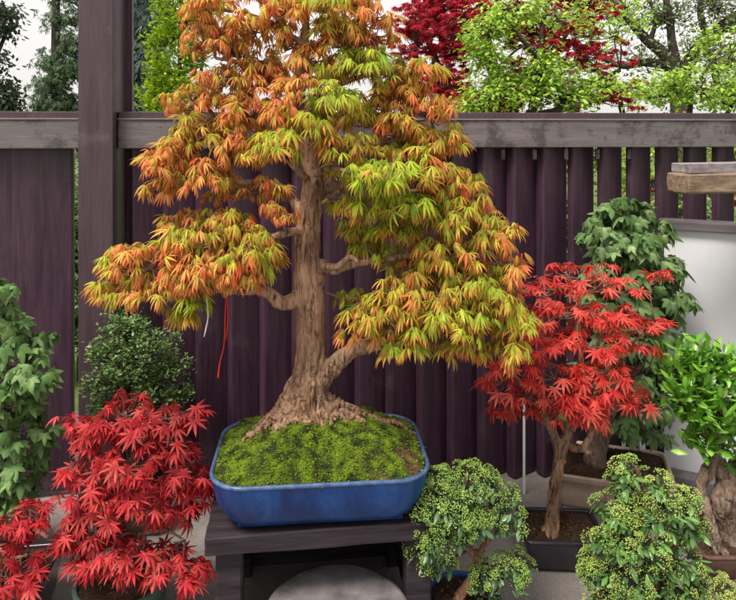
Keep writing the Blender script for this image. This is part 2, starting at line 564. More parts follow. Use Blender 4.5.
def grow(limbs, pads, spec, seed):
    """limbs: splined paths (x,y,z,r); pads: dicts c, rad, n. Fills twigs and leaves."""
    r = np.random.default_rng(seed)
    tw, lv = Tubes(), Leaves()
    allp = np.vstack(limbs)
    for pad in pads:
        c, rad = np.array(pad['c'], float), np.array(pad['rad'], float)
        sp = dict(spec)
        sp.update(pad.get('spec', {}))
        rad = rad * np.array(sp.get('grow', (1, 1, 1)))
        sx_, sy_ = sp.get('shift', (0, 0))
        c = c + np.array([sx_, 0, -sy_]) / F * c[1]
        d = np.linalg.norm((allp[:, :3] - c) * np.array([1, 1, 1.4]), axis=1)
        att = allp[d.argmin()]
        tr = sp.get('twig', 0.006)
        pr = min(att[3] * 0.8, tr * 1.6) * min(1.0, 0.35 + pad['n'] / 14)
        mid = (att[:3] + c) / 2 + r.normal(0, 0.12, 3) * np.linalg.norm(att[:3] - c) + np.array([0, 0, 0.1 * np.linalg.norm(att[:3] - c)])
        low = c - np.array([0, 0, rad[2] * 0.25])
        if d.min() > 0.02:
            spine = spline([[*att[:3], pr], [*mid, pr * 0.8], [*low, pr * 0.6]], 4)
            tw.add(spine, 6)
        else:
            spine = np.array([[*low, pr * 0.6], [*c, pr * 0.5]])
        for i in range(int(round(pad['n'] * sp.get('mult', 1)))):
            while True:
                u = r.normal(0, 1, 3)
                u /= np.linalg.norm(u)
                if u[2] > sp.get('zmin', -0.35):
                    break
            rho = r.uniform(sp.get('rin', 0.5), 1.0)
            node = c + u * rad * rho
            s0 = spine[r.integers(len(spine) // 2, len(spine))][:3]
            m2 = (s0 + node) / 2 + r.normal(0, 0.01, 3) + np.array([0, 0, -0.08 * np.linalg.norm(node - s0)])
            if sp.get('twigs', True):
                tw.add(spline([[*s0, tr * 0.5], [*m2, tr * 0.36], [*node, tr * 0.2]], 3), 4, cap=False)
            az0 = math.atan2(u[1], u[0])
            sp['fill'](r, lv, node, u, az0, tw, sp)
    return tw, lv


def fill_droop(r, lv, node, u, az0, tw, sp):
    n = r.integers(3, 6)
    g = r.random()
    a = r.uniform(0, 6.28)
    for i in range(n):
        az = a + i * 2 * math.pi / n + r.normal(0, 0.3)
        if r.random() < 0.45:
            az = az0 + r.normal(0, 0.8)
        pl = r.uniform(0.01, 0.035) * sp['size'] / 0.09
        p = node + np.array([math.cos(az) * pl, math.sin(az) * pl, r.uniform(0.0, 0.02)])
        if r.random() < 0.6:
            tw.add(np.array([[*node, 0.0011], [*p, 0.0008]]), 3, cap=False)
        c0 = pick(r, sp['base']) * (1 - sp['warm']) + pick(r, sp['warmbase']) * sp['warm']
        c1 = pick(r, sp['tip'])
        if g > 0.8:                                     # a greener spray
            c1 = c0 * 0.6 + c1 * 0.4
        if r.random() < sp['warm'] * 0.25:              # a leaf that is orange throughout
            c0 = c0 * 0.3 + c1 * 0.7
        lv.add(p, az, r.normal(0.12, 0.28), r.normal(0, 0.32), sp['size'] * r.uniform(0.5, 1.2), r.integers(0, 6), c0, c1)


def fill_star(r, lv, node, u, az0, tw, sp):
    for i in range(r.integers(2, 5) if not sp.get('per') else sp['per']):
        az = az0 + r.normal(0, 0.9)
        pl = r.uniform(0.01, 0.04) * sp['size'] / 0.07
        p = node + np.array([math.cos(az) * pl, math.sin(az) * pl, r.uniform(-0.2, 0.4) * pl])
        if r.random() < 0.7:
            tw.add(np.array([[*node, 0.0012], [*p, 0.0008]]), 3, cap=False)
        c0 = pick(r, sp['base'])
        c1 = pick(r, sp['tip'])
        lv.add(p, az, r.normal(sp.get('pitch', 0.55), 0.35), r.normal(0, 0.35), sp['size'] * r.uniform(0.6, 1.15), r.integers(0, 4), c0, c1)


def fill_blades(r, lv, node, u, az0, tw, sp):
    n = sp.get('per', 8)
    up = sp.get('up', 0.6)
    for i in range(n):
        az = r.uniform(0, 6.28)
        if sp.get('faceout', True) and r.random() < 0.5:
            az = az0 + r.normal(0, 0.8)
        t = r.uniform(0, 1)
        p = node + u * sp['size'] * 0.5 * (t - 0.5) + np.array([0, 0, sp['size'] * (t - 0.5)]) * up + r.normal(0, sp.get('spread', 0.012), 3)
        c = pick(r, sp['base'])
        lv.add(p, az, -up * r.uniform(0.3, 1.4) + r.normal(0, 0.25), r.normal(0, 0.5), sp['size'] * r.uniform(0.55, 1.15), r.integers(0, 3), c, c * 1.15)


def fill_umbel(r, lv, node, u, az0, tw, sp):
    """a flat-domed flower head of pale buds over a few dark leaves"""
    s = sp['size']
    ax = u * 0.7 + np.array([0, -0.25, 0.6])
    ax /= np.linalg.norm(ax)
    e1 = np.cross(ax, [0.3, 0.9, 0.1])
    e1 /= np.linalg.norm(e1)
    e2 = np.cross(ax, e1)
    if r.random() < sp.get('flower', 0.9):
        rad = s * r.uniform(0.3, 0.72)
        cc = pick(r, sp['bud'])
        for i in range(int(sp.get('buds', 34))):
            q = math.sqrt(r.random()) * rad
            th = r.uniform(0, 6.28)
            p = node + e1 * q * math.cos(th) + e2 * q * math.sin(th) + ax * (0.022 + (rad * rad - q * q) / rad * 0.45 + r.normal(0, 0.0015))
            lv.dot(p, r.uniform(0.0013, 0.0034), (pick(r, sp['bud']) + cc * 1.5) / 2.5 * r.uniform(0.8, 1.15))
            if i % 4 == 0:
                tw.add(np.array([[*node, 0.0006], [*p, 0.0005]]), 3, cap=False)
    for i in range(sp.get('per', 5)):
        az = az0 + r.normal(0, 1.1)
        p = node - ax * r.uniform(0.0, 0.02) + r.normal(0, 0.006, 3)
        c = pick(r, sp['base'])
        lv.add(p, az, r.normal(0.45, 0.5), r.normal(0, 0.4), s * r.uniform(0.45, 1.0), r.integers(0, 3), c, c * 1.1)


def pads_px(rows, Y, spec_rows=None):
    """rows (px, py, dY, half width px, half height px, half depth m, n, overrides)"""
    out = []
    for row in rows:
        px, py, dy, rx, rz, ry, n = row[:7]
        out.append(dict(c=P(px, py, Y + dy), rad=(rx / F * (Y + dy), ry, rz / F * (Y + dy)), n=n, spec=row[7] if len(row) > 7 else {}))
    return out


def limb_px(rows, Y, per=5):
    """rows (px, py, dY, radius px)"""
    return spline([[*P(a, b, Y + dy), rr / F * (Y + dy)] for a, b, dy, rr in rows], per)


# ------------------------------------------------------------------ pots
def rr_ring(hx, hy, r, z, n=7):
    r = max(0.004, min(r, hx - 0.001, hy - 0.001))
    pts = []
    for cx, cy, a0 in ((hx - r, hy - r, 0), (-hx + r, hy - r, 90), (-hx + r, -hy + r, 180), (hx - r, -hy + r, 270)):
        for k in range(n):
            a = math.radians(a0 + 90 * k / (n - 1))
            pts.append((cx + r * math.cos(a), cy + r * math.sin(a), z))
    return pts


def loft(rings, close0=True, close1=False):
    V, Q = [], []
    m = len(rings[0])
    for r in rings:
        V += r
    for i in range(len(rings) - 1):
        for j in range(m):
            k = (j + 1) % m
            Q.append((i * m + j, i * m + k, (i + 1) * m + k, (i + 1) * m + j))
    bm = bmesh.new()
    vs = [bm.verts.new(v) for v in V]
    for q in Q:
        bm.faces.new([vs[i] for i in q])
    if close0:
        bm.faces.new(list(reversed(vs[:m])))
    if close1:
        bm.faces.new(vs[-m:])
    bmesh.ops.recalc_face_normals(bm, faces=bm.faces)
    for f in bm.faces:
        f.smooth = len(f.verts) == 4
    return bm


def pot(parent, hx, hy, r, h, prof, mat, rim_mat=None, rim=0.02, foot=None, n=7, foot_mat=None):
    """prof: (inset, z fraction) from the bottom up; a rim ring and an inner wall close it"""
    fz = foot or 0.0
    rings = [rr_ring(hx - i, hy - i, r - i * 0.5, fz + (h - fz) * z, n) for i, z in prof]
    top = rings[-1][0][2]
    inset = prof[-1][0]
    bm = loft(rings)
    me = bpy.data.meshes.new('pot')
    bm.to_mesh(me)
    bm.free()
    po = link('pot', me, mat, parent)
    po.matrix_parent_inverse.identity()
    a, b_ = hx - inset, hy - inset
    rr = r - inset * 0.5
    bm = loft([rr_ring(a - .001, b_ - .001, rr, top - 0.001, n), rr_ring(a + 0.003, b_ + 0.003, rr + 0.003, top + 0.003, n), rr_ring(a + 0.003, b_ + 0.003, rr + 0.003, top + 0.009, n),
               rr_ring(a - 0.002, b_ - 0.002, rr, top + 0.013, n), rr_ring(a - rim, b_ - rim, rr - rim * 0.5, top + 0.012, n),
               rr_ring(a - rim - 0.003, b_ - rim - 0.003, rr - rim * .5, top + 0.006, n), rr_ring(a - rim - 0.004, b_ - rim - 0.004, rr - rim * 0.5, top - 0.04, n)], False)
    me = bpy.data.meshes.new('rim')
    bm.to_mesh(me)
    bm.free()
    ro = link('rim', me, rim_mat or mat, po)
    ro.matrix_parent_inverse.identity()
    if foot:
        i0 = prof[0][0] + 0.012
        for sx in (-1, 1):
            for sy in (-1, 1):
                f = box_obj('foot', foot_mat or mat, None, sx * (hx - i0 - 0.07 * hx / 0.35), sy * (hy - i0 - 0.03), foot / 2 + .002, 0.14 * hx / 0.35, 0.06, foot + .004, bev=0.004)
                f.parent = po
    return po, top + 0.012


def soil_disc(parent, hx, hy, r, z, name='soil', mat=None, dome=0.015, seed=0.0, col=None, amp=0.006, grid=40):
    """a domed rounded-rectangle surface of soil or moss, in the thing's own coordinates"""
    V, Q, C = [], [], []
    N = 28
    K = grid
    rim0 = np.array(rr_ring(hx, hy, r, 0, N // 4 * 2))
    rim = []
    for i0 in range(len(rim0)):
        d0 = rim0[(i0 + 1) % len(rim0)] - rim0[i0]
        kk = max(1, int(np.linalg.norm(d0) / 0.012))
        rim += [tuple(rim0[i0] + d0 * q / kk) for q in range(kk)]
    m = len(rim)
    for k in range(K + 1):
        f = 1 - k / K
        for x, y, _ in rim:
            X, Yy = x * f, y * f
            hgt = dome * (1 - f * f)
            nn = (noise.noise(Vector((X * 12, Yy * 12, seed))) * 1.1 if name == 'moss' else 0) * amp + noise.noise(Vector((X * 28 + seed, Yy * 28, 0))) * amp + noise.noise(Vector((X * 90, Yy * 90, seed))) * amp * 0.6
            V.append((X, Yy, z + hgt + nn * (1 if f < 0.99 else 0)))
            C.append(col(X, Yy) if col else (0.06, 0.035, 0.025))
    for k in range(K):
        for j in range(m):
            jj = (j + 1) % m
            Q.append((k * m + j, k * m + jj, (k + 1) * m + jj, (k + 1) * m + j))
    me = np_mesh(name, V, Q, col=np.array(C), smooth=True)
    o = link(name, me, mat or M['soil'], None)
    o.parent = parent
    return o


def crown_for(root, limbs, pads, spec, seed, templates, mat, twigmat=None, tip=1.5, name='crown'):
    tw, lv = grow(limbs, pads, spec, seed)
    cr = link(name, lv.mesh(name, templates, tip), mat, root)
    tg = link('twigs', tw.mesh('twigs'), twigmat or M['twig'], cr)
    tg['kind'] = 'stuff'
    return cr


def trunk_for(root, paths, mat, voxel=0.005, sides=14, amp=0.003, freq=30, ridge=0.004, extra=None, wob=0.25):
    t = Tubes()
    for i, p in enumerate(paths):
        t.add(p, sides, True, wob, i * 3.1)
    if extra:
        extra(t)
    me = fuse(t.mesh('trunk'), voxel, 3, amp, freq, ridge)
    return link('trunk', me, mat, root)


# ------------------------------------------------------------------ the setting
def sheet(name, x0, x1, y0, y1, z, mat):
    me = np_mesh(name, [(x0, y0, z), (x1, y0, z), (x1, y1, z), (x0, y1, z)], [(0, 1, 2, 3)])
    o = link(name, me, mat)
    o['kind'] = 'structure'
    return o


sheet('ground', -150, 150, -150, 150, 0.0, M['lawn'])
sheet('paving', -5, 5, -3, 3.9, 0.005, M['paving'])

# fence: runs slightly away from the camera towards the right
FA = math.atan(0.089)
fence = thing('fence', 'dark aubergine timber fence of upright louvre boards under a worn grey rail', 'fence', (0.76, 3.2, 0), FA)


def fpart(name, mat, x, y, z, sx, sy, sz, rz=0.0, bev=0.003):
    o = box_obj(name, mat, None, x, y, z, sx, sy, sz, rz=rz, bev=bev)
    o.parent = fence
    return o


def fx(px, off=0.0):
    """local x on the fence (local y = off) for a photo column"""
    k = (px - 368) / F
    c, s_ = math.cos(FA), math.sin(FA)
    return (k * (3.2 + off * c) - 0.76 + off * s_) / (c - k * s_)


px_post0, px_post1 = 78, 113
x = fx(149)
ALPHA = math.radians(29)
i = 0
while x < 2.4:
    gap = x > fx(575)                       # the boards on the right stand a little more open
    fpart('board', M['fence'], x, 0.0, 0.855, 0.160 if gap else 0.170, 0.042 if gap else 0.058, 1.69, rz=ALPHA + math.radians(random.Random(i).uniform(-1.5, 1.5)), bev=0.012)
    x += 0.1515
    i += 1
xl = fx(44)
for j in range(9):
    fpart('board', M['fence'], xl - j * 0.262, 0.0, 0.86, 0.262, 0.045, 1.66, rz=math.radians(9), bev=0.01)
xa, xb = fx(px_post0, -0.16), fx(px_post1, -0.16)
zt, zb = P(0, 120, 3.1)[2], P(0, 147.5, 3.1)[2]
# rails: one left of the post, one right of it
for (u0, u1) in ((-3.9, xa - 0.004), (xb + 0.004, 2.5)):
    fpart('rail', M['rail'], (u0 + u1) / 2, -0.075, (zt + zb) / 2, u1 - u0, 0.05, zt - zb, bev=0.005)
    fpart('top_rail', M['post'], (u0 + u1) / 2, -0.015, zt + 0.018, u1 - u0, 0.16, 0.036, bev=0.004)
    fpart('rail_highlight', M['rail_lit'], (u0 + u1) / 2, -0.1, zt + 0.0025, u1 - u0, 0.012, 0.007, bev=0.001)  # added pale strip that paints the highlight line along the rail's top
    fpart('back_rail', M['fence'], (u0 + u1) / 2, 0.12, 0.2, u1 - u0, 0.04, 0.1)
fpart('post', M['post'], (xa + xb) / 2, -0.13, 1.7, (xb - xa), 0.06, 3.4, bev=0.004)
fpart('post_web', M['fence'], xb - 0.012, -0.02, 1.7, 0.02, 0.16, 3.4)
fpart('post_flange', M['fence'], xb - 0.03, 0.07, 1.7, 0.11, 0.03, 3.4)
for j, px in enumerate((500, 531, 562, 593, 624)):       # small worn brackets under the rail
    fpart('bracket', M['rail'], fx(px), -0.05, zb - 0.035, 0.02, 0.012, 0.05, bev=0.002)

# white screen wall on the right with a dark cap, its foot running towards the camera
A = P(664, 466, 3.15)
wall = thing('screen_wall', 'smooth white panel wall with dark metal cap right of the fence', 'wall', (A[0], A[1], 0), math.radians(-26))
ztop = P(0, 232, 3.05)[2]
wp = box_obj('panel', M['white_panel'], None, 1.0, 0.03, ztop / 2, 2.0, 0.06, ztop, bev=0.003)
wp.parent = wall
wc = box_obj('cap', M['cap_metal'], None, 1.0, 0.03, ztop + 0.022, 2.05, 0.12, 0.044, bev=0.006)
wc.parent = wall
wk = box_obj('plinth', M['stone'], None, 0.98, -0.045, 0.035, 2.0, 0.08, 0.07, bev=0.006)
wk.parent = wall

# weathered beam resting on its own trestle post just outside the frame
beam = thing('timber_beam', 'short weathered timber beam jutting in above the white wall', 'beam', (0, 0, 0))
bA, bB = P(683, 187, 2.6), P(800, 179, 2.75)
dv = Vector(bB - bA)
bm_ang = math.atan2(dv.y, dv.x)
mid = (bA + bB) / 2
L = dv.length
bo = rough_plank('beam', M['old_wood'], beam, (mid[0], mid[1] + 0.05, mid[2]), (L, 0.13, 0.082), bm_ang, amp=0.007)
rough_plank('cap_board', M['old_wood_top'], beam, (mid[0] + .02, mid[1] + 0.09, mid[2] + 0.062), (L - 0.03, 0.11, 0.04), bm_ang, amp=0.005, seed=4)
box_obj('post', M['old_wood'], beam, bB[0] - 0.05, bB[1] + 0.05, (bB[2] - 0.04) / 2, 0.09, 0.09, bB[2] - 0.03, bev=0.006)

# thin white strips standing in for brightness seen through gaps in the boards
for px, hw, y0_, lab in ((642, 3.0, 355, 'white strip standing in for a bright fence gap behind the green maple'), (524, 1.1, 400, 'thin white strip standing in for a bright fence gap left of the scarlet maple')):
    q = P(px, 470, 3.02 + (px - 524) * 0.0007)
    tp = P(px, y0_, q[1])[2]
    o = box_obj('bright_gap_strip', M['white_tag'], None, 0, 0, tp / 2, 2 * hw / F * q[1], 0.012, tp, bev=0.001)
    o.location = (q[0], q[1], 0.004)
    tag(o, lab, 'bright_gap_strip')

# ------------------------------------------------------------------ bench and stone under it
BR = math.radians(6.5)
zb_top = 0.458
bc = np.array([-0.165, 2.305])
bench = thing('bench', 'low dark timber bench carrying the blue pot', 'bench', (bc[0], bc[1], 0), BR)


def bpart(name, c, s, seed):
    o = rough_plank(name, M['bench'], None, c, s, 0, amp=0.004, seed=seed)
    o.parent = bench
    return o


for k in range(3):
    bpart('plank', (0, -0.192 + k * 0.195, zb_top - 0.03), (0.75, 0.19, 0.06), k * 3.3)
for sx in (-1, 1):
    for sy in (-1, 1):
        bpart('leg', (sx * 0.305, sy * 0.215, (zb_top - 0.062) / 2), (0.085, 0.08, zb_top - 0.062), sx + sy * 5.0)
    bpart('cross_rail', (sx * 0.335, 0, 0.12), (0.03, 0.345, 0.06), sx * 7.0)
bpart('shade_back_board', (0, 0.255, 0.2), (0.70, 0.03, 0.395), 2.0)  # added to block light so the space under the bench goes dark
for sx in (-1, 1):
    bpart('shade_side_board', (sx * 0.30, 0.0, 0.22), (0.02, 0.345, 0.3), 4.0 + sx)  # added side boards, also there to darken the space below the planks

sc_ = P(336, 640, 1.98)
bm = bmesh.new()
prof = [(0.22, 0.0), (0.225, 0.16), (0.235, 0.19), (0.23, 0.205), (0.215, 0.21), (0.1, 0.213), (0.004, 0.214)]
rings = []
for r_, z_ in prof:
    rings.append([(r_ * (1 + 0.012 * math.sin(3 * a + z_ * 9)) * math.cos(a), r_ * math.sin(a), z_) for a in np.linspace(0, 2 * math.pi, 48, endpoint=False)])
bm = loft(rings, True, True)
me = bpy.data.meshes.new('stone_drum')
bm.to_mesh(me)
bm.free()
st = link('stone_drum', me, M['stone'])
st.location = (sc_[0], 2.0, 0.005)
tag(st, 'round grey stone drum under the front of the bench', 'stone')

# ------------------------------------------------------------------ the big maple
BY = 2.25
big = thing('bonsai_maple', 'large orange and yellow-green bonsai maple in blue glazed pot on the bench', 'bonsai', (-0.163, 2.2, zb_top), math.radians(5))
po, ztop_b = pot(big, 0.352, 0.235, 0.115, 0.163, [(0.075, 0.0), (0.055, 0.04), (0.034, 0.22), (0.016, 0.5), (0.006, 0.78), (0.0, 1.0)], M['blue_glaze'], M['rim_glaze'], 0.007, foot=0.016, n=10, foot_mat=M['blue_glaze'])


def mosscol(x, y):
    a = noise.noise(Vector((x * 9, y * 9, 1.0)))
    b2 = noise.noise(Vector((x * 30, y * 30, 4.0)))
    g = np.array([0.13, 0.20, 0.015])
    d = np.array([0.035, 0.045, 0.012])
    br = np.array([0.11, 0.065, 0.035])
    c = g + (d - g) * min(1, max(0, 0.5 + b2 * 1.6))
    k = min(1, max(0, (a * 1.3 + noise.noise(Vector((x * 22, y * 22, 8.0))) * 0.8 + 0.5 * (x - 0.08) / 0.3 - 0.45) * 1.8))
    return c * (1 - k) + br * k


ms = soil_disc(big, 0.341, 0.224, 0.11, ztop_b - 0.008, 'moss', M['moss'], 0.104, 0.5, mosscol, 0.012, 44)
# tufts that give the moss its pile
r = np.random.default_rng(3)
lv = Leaves()
me0 = ms.data
co = np.array([v.co[:] for v in me0.vertices])
for q in range(26000):
    rows_ = 45
    i = int((1 - math.sqrt(r.random())) * rows_) * (len(co) // rows_) + r.integers(0, len(co) // rows_)
    p = co[i] * 1.0 + np.array([*r.normal(0, 0.006, 2), -0.0015])
    c = np.array(mosscol(p[0], p[1])) * r.uniform(0.6, 1.7)
    if r.random() < 0.25:
        c = np.array([0.2, 0.26, 0.03]) * r.uniform(.6, 1.2)
    lv.add(p, r.uniform(0, 6.28), -r.uniform(0.4, 1.4), 0, r.uniform(0.004, 0.009), 0, c, c * 1.3)
tf = link('moss_pile', lv.mesh('moss_pile', [TUFT[0]]), M['moss'], None)
tf.parent = ms

trunk_main = limb_px([(304, 424, 0, 30), (304, 412, 0, 27), (306, 397, 0, 23), (309, 380, 0, 19.5), (311, 362, 0, 16.5), (311, 335, 0, 15), (310, 305, 0, 15), (308, 280, 0, 14.2), (307, 255, 0, 13),
                      (308, 230, 0, 12.2), (311, 205, 0, 11.5), (313, 183, 0.0, 10.5), (311, 160, 0.01, 9.5), (305, 135, 0.02, 8.5), (300, 110, 0.02, 7.5), (298, 85, 0.0, 6.5), (302, 55, 0.0, 5.2), (306, 25, 0, 4), (303, -10, 0, 3), (300, -60, 0, 1.8)], BY, 5)
limbs = [trunk_main]
LB = [
    [(306, 288, 0, 9), (294, 300, -0.02, 8), (281, 303, -0.04, 7), (270, 294, -0.06, 6), (258, 290, -0.08, 5), (235, 291, -0.1, 4), (205, 288, -0.12, 3), (165, 280, -0.12, 2)],
    [(318, 385, 0, 10.5), (332, 368, -0.02, 9.5), (348, 353, -0.05, 8.5), (368, 345, -0.08, 7.5), (390, 343, -0.1, 6.5), (415, 345, -0.12, 6), (445, 340, -0.12, 4.5), (485, 345, -0.1, 3), (515, 345, -0.1, 2)],
    [(316, 290, 0, 5), (322, 275, -0.02, 4.5), (321, 263, -0.02, 5), (332, 271, -0.04, 4.5), (345, 266, -0.04, 4.5), (368, 262, -0.04, 3.5), (395, 258, -0.03, 3), (430, 252, -0.04, 2.5), (470, 250, -0.06, 2)],
    [(316, 262, 0, 5), (323, 266, -0.03, 4), (338, 266, -0.07, 3.4), (350, 257, -0.08, 3), (358, 262, -0.09, 2)],
    [(308, 215, 0, 6), (296, 205, 0.02, 5.5), (285, 190, 0.05, 4.5), (265, 183, 0.05, 4), (240, 182, 0.0, 3), (205, 172, -0.04, 2.4), (170, 165, -0.06, 2)],
    [(312, 200, 0, 6), (330, 188, 0.04, 5), (360, 186, 0.04, 4), (395, 192, -0.02, 3), (440, 188, -0.06, 2)],
    [(306, 232, 0, 5), (290, 232, -0.06, 4.5), (265, 240, -0.12, 3.5), (240, 245, -0.15, 3)],
    [(308, 160, 0, 5), (325, 150, 0.02, 4.5), (355, 148, 0.02, 3.6), (395, 140, 0, 2.8), (435, 132, 0, 2)],
    [(304, 140, 0, 5), (285, 128, 0.02, 4), (255, 120, 0, 3.2), (215, 118, 0, 2.3)],
    [(300, 112, 0, 4.5), (320, 95, 0, 4), (350, 80, 0, 3), (385, 72, 0, 2.2), (415, 70, 0, 2)],
    [(299, 95, 0, 4), (280, 78, 0, 3.5), (250, 65, 0, 2.8), (215, 58, 0, 2)],
    [(302, 60, 0, 3.5), (325, 38, 0, 3), (355, 20, 0, 2.3), (375, 10, 0, 2)],
    [(304, 45, 0, 3.5), (280, 28, 0, 3), (250, 15, 0, 2.3), (215, 8, 0, 2)],
    [(303, 20, 0, 3), (290, -10, 0, 2.3), (260, -30, 0, 1.8)],
    [(304, 15, 0, 3), (320, -10, 0, 2.3), (340, -25, 0, 1.8)],
    [(308, 180, 0, 4), (300, 172, -0.12, 3.2), (285, 160, -0.22, 2.4), (270, 150, -0.27, 2)],
    [(313, 175, 0, 4), (330, 168, -0.14, 3.2), (350, 172, -0.24, 2.4), (372, 178, -0.28, 2)],
    [(303, 120, 0, 4), (310, 108, -0.12, 3), (330, 105, -0.2, 2)],
]
limbs += [limb_px(l, BY, 5) for l in LB]


def roots(t):
    r = np.random.default_rng(21)
    base = P(304, 418, BY)
    rows = [(176, .17, .022), (196, .21, .024), (212, .25, .021), (232, .23, .024), (249, .19, .018), (268, .21, .022), (288, .16, .018), (303, .22, .022), (322, .21, .019), (338, .26, .021),
            (356, .34, .021), (10, .40, .020), (30, .22, .018), (60, .16, .018), (95, .14, .018), (130, .15, .018), (155, .16, .02)]
    for an, ln, rad in rows:
        a = math.radians(an)
        pts = []
        for k, s in enumerate((0, .18, .36, .6, .8, 1)):
            a2 = a + 0.35 * noise.noise(Vector((an, s * 3, 0)))
            d = 0.035 + s * ln * 0.95
            # follow the moss mound: high near the trunk, sinking into the moss at the tip
            z = base[2] + 0.085 * (1 - s) ** 3.2 - 0.008 - 0.075 * s ** 1.4 + (0.022 if s < 0.9 else -0.014) + 0.006 * noise.noise(Vector((an * 2, s * 5, 3)))
            pts.append([base[0] + math.cos(a2) * d, base[1] + math.sin(a2) * d * 0.72, z, rad * (1.35 - 1.0 * s)])
        t.add(spline(pts, 5), 10, True, 0.45, an)


tr = trunk_for(big, limbs, M['bark'], 0.0034, 16, 0.0025, 22, 0.013, roots, 0.16)

